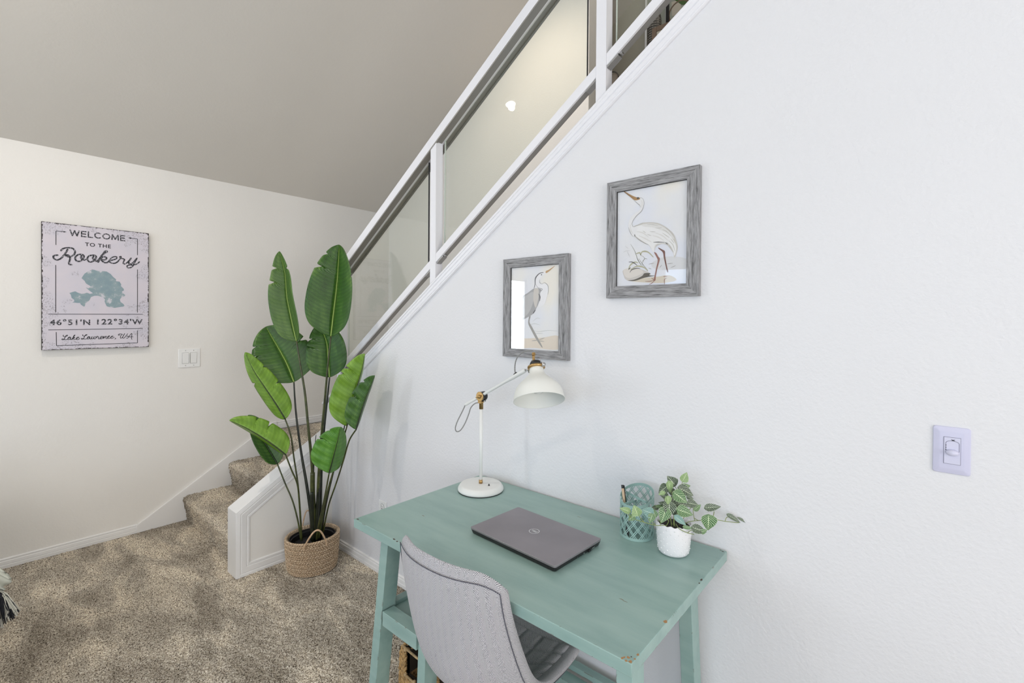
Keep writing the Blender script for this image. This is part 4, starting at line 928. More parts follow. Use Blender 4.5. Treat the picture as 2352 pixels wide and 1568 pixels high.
for s_ in (-1, 1):
    mb = MB(); sp_ = side*(s_*(rN-.002)); mb.tube([tp+axs*.004+sp_, tp+axs*.034+sp_, tp+axs*.037+sp_*.85, tp+axs*.037+sp_*.2], .0011, 6); mb.build('wire_bail', M['steel'], LB, smooth=True)
sgn = 1 if side.x > 0 else -1
mb = MB(); mb.lathe(tp+side*sgn*(rN+.009), [(.008, -.006), (.009, 0), (.008, .006)], 14, (0, 1, 0)); mb.lathe(tp-side*sgn*(rN+.008)-axs*.006, [(.006, -.005), (.006, .005)], 12, (0, 1, 0))
mb.tube([tp-side*sgn*(rN+.006), a1_+Vector((.003, 0, .001)), a1_], .0035, 8); mb.build('pivot', M['steel'], LB, smooth=True)
def cord(name, pts, parent, r=.0026):
    P = cr(pts, 10); 
    # braided: alternating light and dark sleeves
    for c_, m_ in ((0, M['black']), (1, plain('white_braid', (.62, .62, .60), .7))):
        mb = MB(); L = [0]
        for i in range(1, len(P)): L.append(L[-1]+(P[i]-P[i-1]).length)
        step = .0022; n = int(L[-1]/step)
        def at(s_):
            for i in range(1, len(P)):
                if L[i] >= s_: return P[i-1].lerp(P[i], (s_-L[i-1])/max(1e-9, L[i]-L[i-1]))
            return P[-1]
        for k in range(c_, n, 2): mb.tube([at(k*step), at((k+1.02)*step)], r if c_ == 0 else r*.96, 8)
        mb.build(name, m_, parent, smooth=True)
c3 = lambda x, y, Y=AY: hit(1080+x/8.7125, 780+y/8.7125, 1, Y)
cord('upper_cord', [c3(905, 690), c3(893, 600), c3(900, 480), c3(935, 370), c3(1010, 280), c3(1110, 232), c3(1200, 225), tp+axs*.072+Vector((0, -.010, 0)), tp+axs*.062+Vector((0, -.010, 0))], LB)
c4_ = lambda x, y, Y=LY: hit(1000+x/3.92, 780+y/3.92, 1, Y)
cord('lower_cord', [c4_(268, 590), c4_(240, 650), c4_(200, 730), c4_(180, 790), c4_(190, 825), c4_(225, 815), c4_(265, 755), c4_(300, 670), c4_(320, 610), c4_(360, 572), c4_(405, 566)], LB)
mb = MB(); mb.tube([c3(872, 698), c3(925, 655)], .003, 8); mb.build('cord_grommet', M['black'], LB, smooth=True)
# ================================================================== slanted lattice pen cup
UX, UY, UR = -.7626, 1.5744, .0584
cup = thing('pen_cup', 'sage green metal lattice pen organiser with slanted rim beside the white pot', 'pen holder', (UX, UY, T))
M['sage'] = plain('sage_metal', (.32, .49, .455), .42)
def rim(a): return .945 + .0235*math.sin(a)
def cylp(a, z, r=UR): return Vector((UX+r*math.cos(a), UY+r*math.sin(a), z))
mb = MB(); mb.lathe((UX, UY, 0), [(UR+.0008, T+.0005), (UR+.0008, T+.010), (UR-.001, T+.010), (UR-.001, T+.002), (0, T+.002)], 64); mb.build('bottom_band', M['sage'], cup, smooth=True, autos=.5)
mb = MB(); n = 72; b = 0
for k in range(n):
    a = 2*PI*k/n
    for (r, dz) in ((UR+.0007, -.010), (UR+.0010, 0), (UR-.0010, 0), (UR-.0007, -.010)): mb.v.append(tuple(cylp(a, rim(a)+dz, r)))
for k in range(n):
    for q in range(4): j = (k+1) % n; mb.f.append((k*4+q, j*4+q, j*4+(q+1)%4, k*4+(q+1)%4))
mb.build('top_rim', M['sage'], cup, smooth=True, autos=.5)
def strap(mb, P3, nrmf, w_, th):
    """flat strap through 3d points; nrmf gives the sheet normal"""
    n = len(P3); b = len(mb.v)
    for i in range(n):
        d = (P3[min(i+1, n-1)]-P3[max(i-1, 0)]).normalized(); nr = nrmf(P3[i]); s_ = d.cross(nr).normalized()*w_/2; o = nr*th/2
        for q in (s_+o, -s_+o, -s_-o, s_-o): mb.v.append(tuple(P3[i]+q))
    for i in range(n-1):
        for q in range(4): mb.f.append((b+i*4+q, b+i*4+(q+1)%4, b+(i+1)*4+(q+1)%4, b+(i+1)*4+q))
    mb.f.append((b, b+1, b+2, b+3)); mb.f.append(tuple(b+(n-1)*4+q for q in range(4)))
cn = lambda p: Vector((p.x-UX, p.y-UY, 0)).normalized()
mb = MB(); ND = 12; pitch = 2*PI/ND
for s_ in (-1, 1):
    for k in range(ND):
        for off in (-.0031, .0031):
            a0_ = pitch*k + off/UR
            P = []; z = T+.008
            while True:
                a = a0_ + s_*(z-T)/(UR*1.33)
                if z > rim(a)-.006: break
                P.append(cylp(a, z)); z += .0035
            if len(P) > 2: strap(mb, P, cn, .0026, .0013)
mb.build('lattice', M['sage'], cup, fixn=False)
# inner dividers
A1, A2 = math.radians(158), math.radians(-28)
p1, p2 = cylp(A1, 0, UR-.001), cylp(A2, 0, UR-.001); pm = (p1+p2)/2; p3 = cylp(math.radians(250), 0, UR-.001)
def divider(p, q, zt):
    mb = MB(); d = (q-p); L = d.length; d.normalize(); nr = Vector((-d.y, d.x, 0)); nf = lambda _: nr
    def pt(s_, z): return Vector((p.x+d.x*s_, p.y+d.y*s_, z))
    strap(mb, [pt(0, zt-.003), pt(L, zt-.003)], nf, .007, .0016); strap(mb, [pt(.003, T+.003), pt(.003, zt)], nf, .006, .0016); strap(mb, [pt(L-.003, T+.003), pt(L-.003, zt)], nf, .006, .0016)
    for s_ in (-1, 1):
        k = -L-.2
        while k < L+.2:
            for o_ in (0, .0080):
                P = []
                for z in np.linspace(T+.003, zt-.004, 24):
                    q_ = k+o_+s_*(z-T)*.78
                    if 0 <= q_ <= L: P.append(pt(q_, z))
                if len(P) > 2: strap(mb, P, nf, .0024, .0013)
            k += .0315
    mb.build('divider', M['sage'], cup, fixn=False)
divider(p1, p2, .938); divider(pm, p3, .925)
# pen standing in it
pt0 = hit(1437, 1180, 1, UY-.035); pt1 = hit(1429.5, 1113, 1, UY-.012); pd = (pt1-pt0).normalized()
pb = pt0 - pd*((pt0.z-T-.006)/pd.z)
pen = thing('pen', 'black pen with a beige barrel leaning in the green lattice organiser', 'pen', pb)
Lp = (pt1-pb).length
mb = MB(); mb.lathe(pb, [(.0005, 0), (.0035, .012), (.0045, .016), (.0045, Lp*.52)], 14, pd); mb.build('grip', M['black'], pen, smooth=True)
mb = MB(); mb.lathe(pb, [(.0046, Lp*.52), (.0047, Lp*.93)], 14, pd); mb.build('barrel', plain('beige_barrel', (.62, .47, .32), .35), pen, smooth=True)
mb = MB(); mb.lathe(pb, [(.0046, Lp*.93), (.0046, Lp), (.002, Lp)], 14, pd); mb.beam(pb+pd*Lp*.6+rgt*.006, pb+pd*Lp*.99+rgt*.006, .003, .002, (0, 1, 0)); mb.build('cap', M['black'], pen, smooth=True, autos=.5)
pb2 = Vector((UX-.025, UY-.030, T+.004)); p2d = Vector((.02, .18, 1)).normalized()
pen2 = thing('marker', 'short blue and white marker seen low through the green lattice', 'pen', pb2)
mb = MB(); mb.lathe(pb2, [(.005, 0), (.005, .028)], 14, p2d); mb.build('tip_cap', plain('blue_cap', (.02, .05, .35), .3), pen2, smooth=True)
mb = MB(); mb.lathe(pb2, [(.0047, .028), (.0047, .085), (.003, .088)], 14, p2d); mb.build('barrel', M['white'], pen2, smooth=True)

# ================================================================== white hobnail pot and its trailing plant
QX, QY = -.614, 1.5385
pot = thing('plant_pot', 'white ceramic pot with raised dots and scalloped rim near the right end of the desk', 'pot', (QX, QY, T))
M['ceramic'] = plain('white_ceramic', (.84, .835, .85), .28, coat=.3)
prof = [(0, .001), (.038, .001), (.045, .003), (.0485, .008), (.051, .020), (.0535, .045), (.0555, .075), (.0562, .1005), (.0552, .1035), (.0540, .1015), (.0530, .080), (.050, .03), (.044, .010), (0, .009)]
mb = MB(); n = 96
for (r, h) in prof:
    for k in range(n):
        a = 2*PI*k/n; hh = h + (.0022*math.cos(14*a) if h > .095 else 0); mb.v.append((QX+r*math.cos(a), QY+r*math.sin(a), T+hh))
for i in range(len(prof)-1):
    for k in range(n): mb.f.append((i*n+k, i*n+(k+1)%n, (i+1)*n+(k+1)%n, (i+1)*n+k))
body = mb.build('body', M['ceramic'], pot, smooth=True)
mb = MB()
for row in range(8):
    h = .012+.0112*row; r = .0492+.0072*min(1, h/.095)+ (0 if h > .02 else -.0008)
    for k in range(14):
        a = 2*PI*(k+.5*(row % 2))/14; dr = Vector((math.cos(a), math.sin(a), 0))
        mb.lathe(Vector((QX, QY, T+h))+dr*(r-.0003), [(.0026, 0), (.0022, .0013), (.0012, .0021), (0, .0023)], 8, dr)
mb.build('dot', M['ceramic'], pot, smooth=True)
def potleaf(name, a, b_, c_):
    m, nt, bs = newmat(name); bs.inputs['Roughness'].default_value = .45
    uv = coord(nt, 'UV'); sp = nt.nodes.new('ShaderNodeSeparateXYZ'); nt.links.new(uv, sp.inputs[0])
    au = mathn(nt, 'ABSOLUTE', sp.outputs[0])
    n1 = N(nt, 'ShaderNodeTexNoise', Scale=3.0, Detail=2.0); nt.links.new(uv, n1.inputs['Vector'])
    ph = mathn(nt, 'ADD', mathn(nt, 'SUBTRACT', mathn(nt, 'MULTIPLY', sp.outputs[1], 7.5), mathn(nt, 'MULTIPLY', mathn(nt, 'POWER', au, 1.0), 3.2)), mathn(nt, 'MULTIPLY', n1.outputs[0], .9))
    fr = mathn(nt, 'FRACT', ph); ln = mathn(nt, 'LESS_THAN', mathn(nt, 'ABSOLUTE', mathn(nt, 'SUBTRACT', fr, .5)), .105)
    mid = mathn(nt, 'LESS_THAN', au, .045); ed = mathn(nt, 'GREATER_THAN', au, .95)
    k = mathn(nt, 'MAXIMUM', ln, mid)
    base = mixc(nt, n1.outputs[0], a, b_); nt.links.new(mixc(nt, k, mixc(nt, mathn(nt, 'MULTIPLY', ed, .5), base, c_), c_), bs.inputs['Base Color']); return m
LM = {'d': potleaf('striped_leaf_dark', (.010, .028, .014), (.022, .050, .026), (.56, .66, .48)),
      'g': potleaf('striped_leaf_green', (.030, .105, .030), (.060, .180, .055), (.58, .70, .44)),
      'l': potleaf('striped_leaf_pale', (.12, .24, .08), (.20, .34, .13), (.62, .70, .42)),
      'b': potleaf('striped_leaf_blue', (.10, .24, .22), (.18, .34, .31), (.50, .64, .56))}
stemg = plain('thin_green_stem', (.24, .30, .09), .5)
pl = thing('trailing_plant', 'small trailing plant with pale-veined striped green leaves growing in the white pot', 'plant', (QX, QY, T+.095))
mb = MB(); mb.lathe((QX, QY, 0), [(.0525, T+.088), (.030, T+.092), (0, T+.093)], 32); mb.build('soil', plain('dark_soil', (.018, .015, .012), .95, nscale=300, nstr=.8), pl)
def heart(ctr, tipd, nrm, L, W, m, cup_=.25, parent=pl):
    """heart-shaped leaf; ctr is the middle, tip towards tipd"""
    tipd = tipd.normalized(); side = tipd.cross(nrm).normalized(); nrm = side.cross(tipd).normalized()
    NT, NS = 12, 4; mb = MB(); P = []; UV = []
    wt = [.0, .62, .88, .98, 1.0, .97, .90, .80, .67, .52, .36, .19, .0]
    for i in range(-NS, NS+1):
        s_ = i/NS
        for j in range(NT+1):
            t = j/NT; a = abs(s_)
            q = ctr + tipd*((t-.5)*L - (.10*L*a*a*(1-t) if True else 0)) + side*(s_*wt[j]*W/2) + nrm*(cup_*W*.5*(a*wt[j])**1.3 - .18*L*(t-.4)**2 + .018*W*math.cos(j*1.6)*a)
            P.append(q); UV.append((s_, t))
    mb.quadgrid(P, 2*NS+1, NT+1, uv=UV)
    return mb.build('leaf', m, parent, smooth=True, fixn=False)
PK = lambda x, y, d: dep(1380+x/6.0306, 1060+y/6.0306, d)
DP = (Vector((QX, QY, 0))).dot(Vector((fwd.x, fwd.y, 0)))     # distance of the pot
# x, y centre; angle of the tip in the picture plane (deg, 0 right, 90 down); length, width (crop px); tone; depth offset; facing tilt
LV = [(975,260,230,150,135,'d',.03,(0,.3)),(1165,208,-60,130,110,'l',.02,(0,.2)),(955,355,80,150,95,'l',0,(.2,.1)),(860,385,140,150,120,'d',.01,(-.3,.3)),
      (1185,340,-10,120,70,'g',.02,(0,.7)),(1185,415,30,215,130,'d',.0,(.1,.5)),(1110,500,40,210,150,'g',-.03,(0,.4)),(930,540,90,110,95,'l',-.03,(.2,.1)),
      (870,470,200,110,80,'d',.0,(-.3,.6)),(840,440,160,90,50,'l',-.02,(-.5,.6)),(1280,585,10,150,105,'d',.0,(.2,.5)),(1345,630,-35,130,60,'g',.0,(.3,.7)),
      (860,580,200,120,60,'d',.0,(0,.9)),(945,670,100,190,160,'d',-.035,(0,.5)),(870,750,110,200,150,'g',-.04,(-.1,.4)),(1175,700,20,215,140,'g',-.04,(.1,.5)),
      (1150,595,15,220,60,'d',-.01,(0,.9)),(1110,820,40,190,80,'b',-.05,(.1,.2)),(640,690,200,150,125,'b',-.03,(-.2,.4)),(735,700,250,110,80,'g',-.03,(-.2,.5)),
      (695,790,110,120,90,'g',-.04,(-.2,.4)),(485,670,250,135,130,'l',-.05,(-.1,.2)),(330,665,200,140,75,'l',-.04,(-.2,.5)),(420,780,140,100,80,'g',-.04,(-.2,.3)),
      (1560,630,-5,215,90,'d',.0,(0,.6)),(1490,850,95,190,200,'g',-.02,(0,.2)),(1370,945,20,200,110,'d',-.05,(.1,.4)),(1430,960,-20,100,60,'g',-.05,(.1,.6)),(1215,915,10,130,45,'g',-.05,(0,.8)),
      (1850,790,35,190,60,'d',.0,(.1,.6)),(1990,825,35,170,30,'d',.0,(.1,.8)),(1000,440,60,120,90,'d',.02,(0,.5)),(800,620,190,110,50,'g',.0,(0,.8)),(1010,640,180,150,70,'d',-.02,(0,.8)),(1050,720,60,150,100,'d',-.02,(0,.6)),(740,640,170,100,60,'d',0,(0,.8)),(1240,500,20,90,60,'d',.02,(0,.6)),(1000,560,120,150,110,'d',.0,(0,.5)),(1080,560,20,160,110,'d',.01,(0,.5))]
upv = -dwn
for (x, y, an, L, W, tone, do, (tx, tz)) in LV:
    d = DP+do-.01; c = PK(x, y, d); k = d/FPX/6.0306; an = math.radians(an)
    tip = rgt*math.cos(an)+dwn*math.sin(an)
    nr = (-fwd + upv*tz*.9 + rgt*tx).normalized(); tip = (tip - nr*tip.dot(nr)*.8)
    fs_ = max(.45, math.sqrt(max(.2, 1-(tz*.6)**2)))
    heart(c, tip, nr, L*k*1.06, W*k*1.12/fs_**.5, LM[tone])
def stm(pts, r=.0011, name='stem'):
    P = cr([PK(x, y, DP+o) for (x, y, o) in pts], 6); mb = MB(); mb.tube(P, r, 6); mb.build(name, stemg, pl, smooth=True)
for s_ in [[(900,880,-.03),(760,880,-.05),(640,850,-.055),(540,820,-.055),(450,790,-.05),(390,745,-.05),(370,700,-.045)],[(600,835,-.05),(550,780,-.05),(520,710,-.05)],[(450,790,-.05),(400,780,-.045)],[(760,870,-.04),(700,820,-.04),(685,720,-.035)],
      [(1130,900,0),(1210,835,-.02),(1350,815,-.015),(1560,800,-.01),(1720,825,-.005),(1890,843,0),(1930,835,0)],[(1480,805,-.01),(1550,760,-.01),(1570,690,0)],[(1720,825,-.005),(1745,770,0),(1800,765,0)],
      [(1040,860,-.03),(1090,930,-.055),(1200,985,-.058),(1290,1005,-.055)],[(1200,985,-.055),(1250,950,-.05),(1330,940,-.05)],[(1300,815,-.015),(1280,700,0),(1285,620,0)],[(1350,815,-.015),(1290,780,0)],
      [(1000,880,0),(1040,600,.01),(1065,420,.02),(1000,310,.03)],[(1060,600,.01),(1070,400,.02),(1120,310,.02),(1140,260,.02)],[(980,900,-.02),(960,700,-.01),(930,580,-.02)],[(1010,900,-.02),(1010,700,0),(990,450,0),(960,400,0)],
      [(1030,900,-.03),(1020,800,-.03),(1110,620,-.03)],[(900,900,-.03),(940,820,-.04),(900,790,-.04)],[(1080,880,0),(1200,700,.0),(1280,600,0)],[(820,880,-.03),(830,840,-.04),(790,800,-.04)],[(990,880,0),(900,600,0),(860,450,.01)]]: stm(s_)
# ================================================================== chair
CXC = -1.043
chair = thing('desk_chair', 'grey herringbone upholstered chair pushed under the front of the desk', 'chair', (CXC, 1.05, 0))
def herring(name, dark, light, s=1.0):
    m, nt, b = newmat(name); b.inputs['Roughness'].default_value = .9; b.inputs['Specular IOR Level'].default_value = .2
    if 'Sheen Weight' in b.inputs: b.inputs['Sheen Weight'].default_value = .2
    uv = coord(nt, 'UV'); sp = nt.nodes.new('ShaderNodeSeparateXYZ'); nt.links.new(uv, sp.inputs[0])
    n1 = N(nt, 'ShaderNodeTexNoise', Scale=420.0, Detail=2.0); nt.links.new(uv, n1.inputs['Vector'])
    n2 = N(nt, 'ShaderNodeTexNoise', Scale=9.0, Detail=2.0); nt.links.new(uv, n2.inputs['Vector'])
    U = mathn(nt, 'ADD', sp.outputs[0], mathn(nt, 'MULTIPLY', n1.outputs[0], .0012))
    tri = mathn(nt, 'PINGPONG', U, .0125)                        # column half width 12.5 mm
    ph = mathn(nt, 'MULTIPLY', mathn(nt, 'ADD', sp.outputs[1], mathn(nt, 'MULTIPLY', tri, 1.15)), 1/.0046)
    fr = mathn(nt, 'FRACT', mathn(nt, 'ADD', ph, mathn(nt, 'MULTIPLY', n1.outputs[0], .55)))
    ln = mathn(nt, 'SMOOTH_MIN', mathn(nt, 'MULTIPLY', mathn(nt, 'ABSOLUTE', mathn(nt, 'SUBTRACT', fr, .5)), 3.0), 1.0, .25)
    k = mathn(nt, 'MULTIPLY', ln, mathn(nt, 'ADD', .95, mathn(nt, 'MULTIPLY', n2.outputs[0], .08)))
    nt.links.new(mixc(nt, k, dark, light), b.inputs['Base Color']); bump(nt, b, ln, .5, .0012); return m
M['herring'] = herring('herringbone_fabric', (.030, .030, .042), (.66, .65, .68))
Cp = [(.862,.893),(.864,.80),(.876,.70),(.893,.60),(.918,.525),(.962,.468),(1.04,.440),(1.14,.436),(1.25,.444),(1.35,.464)]
Ep = [(.938,.893),(.946,.806),(.972,.725),(1.010,.630),(1.045,.560),(1.095,.512),(1.15,.492),(1.21,.486),(1.28,.484),(1.35,.480)]
Hw = [.219,.226,.229,.231,.229,.225,.222,.219,.214,.200]
def _dense(L):
    L = np.array(L, float).reshape(len(L), -1); n = (len(L)-1)*20+1; x = np.linspace(0, len(L)-1, n)
    D_ = np.stack([np.interp(x, range(len(L)), L[:, c]) for c in range(L.shape[1])], 1)
    k = np.exp(-np.linspace(-2.2, 2.2, 31)**2/2); k /= k.sum()
    for _ in range(2):
        E0 = np.vstack([2*D_[0]-D_[15:0:-1], D_, 2*D_[-1]-D_[-2:-17:-1]]); D_ = np.stack([np.convolve(E0[:, c], k, 'valid') for c in range(L.shape[1])], 1)
    return D_
CD, ED, HD = _dense(Cp), _dense(Ep), _dense(Hw)
def shell_point(u, v):
    """u in -1..1 across, v in 0..1 from the top of the back to the front of the seat"""
    a = abs(u); cornt = max(0, (a-.64)/.36)**2.4*.054 * max(0, 1-v*5); cornf = max(0, (a-.70)/.30)**2.2*.05*max(0, 1-(1-v)*5)
    x = v*(len(Cp)-1)*(1) ; x = min(max(x + cornt*9 - cornf*9, 0), len(Cp)-1-1e-6); i = int(x); t = x-i
    def c_(L, k): 
        a_, b_, c, d = L[max(k-1,0)], L[k], L[min(k+1,len(L)-1)], L[min(k+2,len(L)-1)]
        f = lambda a1,b1,c1,d1: .5*((2*b1)+(c1-a1)*t+(2*a1-5*b1+4*c1-d1)*t*t+(3*b1-3*c1+d1-a1)*t**3)
        return tuple(f(*q) for q in zip(a_, b_, c, d)) if isinstance(a_, tuple) else f(a_, b_, c, d)
    q_ = x*20; j = min(int(q_), len(CD)-2); f_ = q_-j
    C_ = CD[j]*(1-f_)+CD[j+1]*f_; E_ = ED[j]*(1-f_)+ED[j+1]*f_; hw = float(HD[j][0]*(1-f_)+HD[j+1][0]*f_); w_ = a**2.3
    return Vector((CXC+u*hw, C_[0]+(E_[0]-C_[0])*w_, C_[1]+(E_[1]-C_[1])*w_ + (.006*(1-(a*1.2)**2) if v < .02 else 0)))
def shellmesh(name, parent, thick, off, u0=1.0, v0=0.0, v1=1.0, quilt=0, m=None, NU=64, NV=96):
    mb = MB(); G = {}
    arc = [0.0]
    for j in range(1, NV+1): arc.append(arc[-1]+(shell_point(0, v0+(v1-v0)*j/NV)-shell_point(0, v0+(v1-v0)*(j-1)/NV)).length)
    nn_ = {}
    def nrm(u, v):
        e = .004; du = shell_point(min(u+e, 1), v)-shell_point(max(u-e, -1), v); dv = shell_point(u, min(v+e, 1))-shell_point(u, max(v-e, 0))
        return du.cross(dv).normalized()
    out = []; 
    for sgn_, o_ in ((1, off+thick/2), (-1, off-thick/2)):
        P = []; UV = []
        for i in range(NU+1):
            u = (-1+2*i/NU)*u0
            for j in range(NV+1):
                v = v0+(v1-v0)*j/NV; eu = min(1-abs(u)/u0, 1)*8; ev = min(j, NV-j)/NV*14; e = min(1, eu, ev); rd = math.sqrt(max(0, 1-(1-e)**2))
                nr = nrm(u, v); h = off + (o_-off)*rd*.92 + (o_-off)*.08
                if quilt and sgn_ == 1:
                    a_, b_ = u*hwm/.075, arc[j]/.075; g = max(abs(math.cos(PI*a_/1)) ** 22, abs(math.cos(PI*b_/1))**22); h -= .006*g
                P.append(shell_point(u, v)+nr*h); UV.append((u*.225+.5, arc[j]+.3))
        b = len(mb.v); mb.quadgrid(P, NU+1, NV+1, uv=UV); out.append(b)
    b0, b1 = out; n = NV+1
    for j in range(NV):
        for i in (0, NU): mb.f.append((b0+i*n+j, b0+i*n+j+1, b1+i*n+j+1, b1+i*n+j))
    for i in range(NU):
        for j in (0, NV): mb.f.append((b0+i*n+j, b0+(i+1)*n+j, b1+(i+1)*n+j, b1+i*n+j))
    return mb.build(name, m, parent, smooth=True)
hwm = .225
shellmesh('shell', chair, .030, 0, m=M['herring'])
shellmesh('cushion', chair, .014, .016, u0=.86, v0=.06, v1=.955, quilt=1, m=M['herring'])
M['seam'] = plain('dark_seam', (.09, .09, .12), .8)
def nrm0(u, v):
    e = .004; du = shell_point(min(u+e, 1), v)-shell_point(max(u-e, -1), v); dv = shell_point(u, min(v+e, 1))-shell_point(u, max(v-e, 0)); return du.cross(dv).normalized()
for off in (-.0168,):
    P = []
    for (u, v) in [(-.93, .97-.94*k/30) for k in range(31)]+[(-.93+1.86*k/30, .028) for k in range(1, 30)]+[(.93, .03+.94*k/30) for k in range(31)]: P.append(shell_point(u, v)+nrm0(u, v)*off)
    mb = MB(); mb.tube(P, .0013, 5); mb.build('seam', M['seam'], chair, smooth=True)
mb = MB(); mb.lathe((CXC, 1.11, 0), [(.02, .36), (.09, .385), (.12, .41), (.12, .421)], 24); mb.build('mount', M['black'], chair, smooth=True, autos=.5)
for (sx_, sy_) in ((-1, -1), (1, -1), (1, 1), (-1, 1)):
    mb = MB(); mb.tube([(CXC+sx_*.08, 1.11+sy_*.07, .405), (CXC+sx_*.15, 1.11+sy_*.13, .25), (CXC+sx_*.17, 1.11+sy_*.15, 0)], [.013, .012, .009], 12); mb.build('leg', M['black'], chair, smooth=True)

# ================================================================== woven storage basket under the desk shelf
WX0, WX1, WY0, WY1, WH = -1.495, -1.275, 1.085, 1.50, .325
wb = thing('storage_basket', 'open water-hyacinth woven basket with handle slot under the desk shelf', 'basket', ((WX0+WX1)/2, (WY0+WY1)/2, 0))
straw = plain('hyacinth_straw', (.50, .31, .13), .6, nscale=90, nstr=.4, ndist=.002, var=.45)
straw2 = plain('pale_rod', (.55, .38, .20), .5, nscale=60, nstr=.3, var=.25)
mb = MB()
zi = WH-.02
for (a, b, c, d) in ((WX0+.012, WX1-.012, WY0+.012, WY0+.018), (WX0+.012, WX1-.012, WY1-.018, WY1-.012), (WX0+.012, WX0+.018, WY0+.012, WY1-.012), (WX1-.018, WX1-.012, WY0+.012, WY1-.012)):
    if c == WY0+.012: mb.box(a, b, c, d, .006, WH-.10); mb.box(a, a+.03, c, d, WH-.10, zi); mb.box(b-.03, b, c, d, WH-.10, zi)
    else: mb.box(a, b, c, d, .006, zi)
mb.box(WX0+.012, WX1-.012, WY0+.012, WY1-.012, .004, .010); mb.build('liner', plain('dark_core', (.03, .02, .012), .9), wb)
def blob(mb, c, d, nrm, L, W, Tk, n=6):
    d = d.normalized(); s_ = nrm.cross(d).normalized(); b = len(mb.v); rows = [(-.5, .12), (-.30, .8), (0, 1), (.30, .8), (.5, .12)]
    for (t, w_) in rows:
        for k in range(n): q = 2*PI*k/n; mb.v.append(tuple(c+d*(t*L)+s_*(math.cos(q)*W/2*w_)+nrm*(math.sin(q)*Tk/2*w_)))
    for i in range(len(rows)-1):
        for k in range(n): mb.f.append((b+i*n+k, b+i*n+(k+1)%n, b+(i+1)*n+(k+1)%n, b+(i+1)*n+k))
def weaveface(o, ax, nr, L, Ht, hole=None):
    mb = MB(); cw, rh = .027, .0185; nc = int(L/cw); nrw = int(Ht/rh)
    for c in range(nc+1):
        for r in range(nrw):
            for s_ in (-1, 1):
                x = (c+.5+.24*s_)*cw*L/(nc*cw+cw); z = (r+.55)*rh + (0 if s_ > 0 else rh*.5)
                if z > Ht or x > L: continue
                if hole and hole[0] < x < hole[1] and hole[2] < z < hole[3]: continue
                p = Vector(o)+ax*x+Vector((0, 0, z))+nr*(.003+.003*rnd.random())
                dd = (ax*s_*.75+Vector((0, 0, -1))*1.0+nr*rnd.uniform(-.15, .15)); blob(mb, p, dd, nr, .034*rnd.uniform(.85, 1.1), .0135*rnd.uniform(.85, 1.15), .011)
    return mb
LX = WX1-WX0; LY_ = WY1-WY0
hole = (.035, LX-.040, WH-.105, WH-.012)
o = weaveface((WX0, WY0+.008, 0), Vector((1, 0, 0)), Vector((0, -1, 0)), LX, WH-.01, hole).build('weave', straw, wb, smooth=True); o['kind'] = 'stuff'
for (oo, ax, nr, L) in (((WX0+.008, WY0, 0), Vector((0, 1, 0)), Vector((-1, 0, 0)), LY_), ((WX1-.008, WY0, 0), Vector((0, 1, 0)), Vector((1, 0, 0)), LY_), ((WX0, WY1-.008, 0), Vector((1, 0, 0)), Vector((0, 1, 0)), LX)):
    for inner in (0, 1):
        if inner: oo2 = tuple(Vector(oo)-nr*.018); o = weaveface(oo2, ax, -nr, L, WH-.01).build('weave', straw, wb, smooth=True)
        else: o = weaveface(oo, ax, nr, L, WH-.01).build('weave', straw, wb, smooth=True)
        o['kind'] = 'stuff'
mb = MB(); mb.tube([(WX0+.01, WY0+.006, WH-.004), (WX0+.1, WY0+.004, WH-.006), (WX1-.01, WY0+.006, WH-.002)], .0042, 8); mb.build('top_rod', straw2, wb, smooth=True)
mb = MB(); mb.tube([(WX0+.035, WY0+.002, WH-.100), (WX0+.1, WY0, WH-.102), (WX1-.035, WY0+.002, WH-.098)], .0042, 8); mb.build('handle_rod', straw2, wb, smooth=True)
mb = MB()
for (p, q) in (((WX0+.01, WY0+.008), (WX0+.01, WY1-.01)), ((WX1-.01, WY0+.008), (WX1-.01, WY1-.01)), ((WX0+.01, WY1-.01), (WX1-.01, WY1-.01))):
    n = int((Vector(q)-Vector(p)).length/.02)
    for k in range(n): 
        a = Vector((*p, WH-.006)).lerp(Vector((*q, WH-.006)), (k+.5)/n); dd = (Vector((*q, 0))-Vector((*p, 0))).normalized(); blob(mb, a, dd+Vector((0, 0, .35*(-1)**k)), Vector((0, 0, 1)), .030, .014, .012)
o = mb.build('rim_braid', straw, wb, smooth=True); o['kind'] = 'stuff'
# knots where the rods are wrapped
mb = MB()
for (x, z) in ((WX0+.035, WH-.006), (WX0+.037, WH-.10), (WX1-.037, WH-.10), (WX1-.04, WH-.005), (WX0+.09, WH-.102)):
    mb.lathe((x, WY0+.003, z), [(.004, -.006), (.007, -.004), (.0075, 0), (.007, .004), (.004, .006)], 10, (1, 0, 0))
mb.build('knot', straw2, wb, smooth=True)

# ================================================================== seagrass plant basket
BX, BY, BA, BB, BPH, BH = -2.884, 1.433, .158, .149, .7, .212
sgb = thing('seagrass_basket', 'oval braided seagrass basket with two loop handles standing in the wall corner', 'basket', (BX, BY, 0))
def seagrass():
    m, nt, b = newmat('seagrass_braid'); b.inputs['Roughness'].default_value = .75
    uv = coord(nt, 'UV'); n1 = N(nt, 'ShaderNodeTexNoise', Scale=1.0, Detail=3.0, Roughness=.7)
    mp = nt.nodes.new('ShaderNodeMapping'); mp.inputs['Scale'].default_value = (190, 60, 1); nt.links.new(uv, mp.inputs[0]); nt.links.new(mp.outputs[0], n1.inputs['Vector'])
    nt.links.new(ramp(nt, n1.outputs[0], [(.34, (.06, .038, .020)), (.43, (.34, .235, .14)), (.54, (.66, .50, .34)), (.68, (.90, .79, .62))]), b.inputs['Base Color']); return m
M['seagrass'] = seagrass()
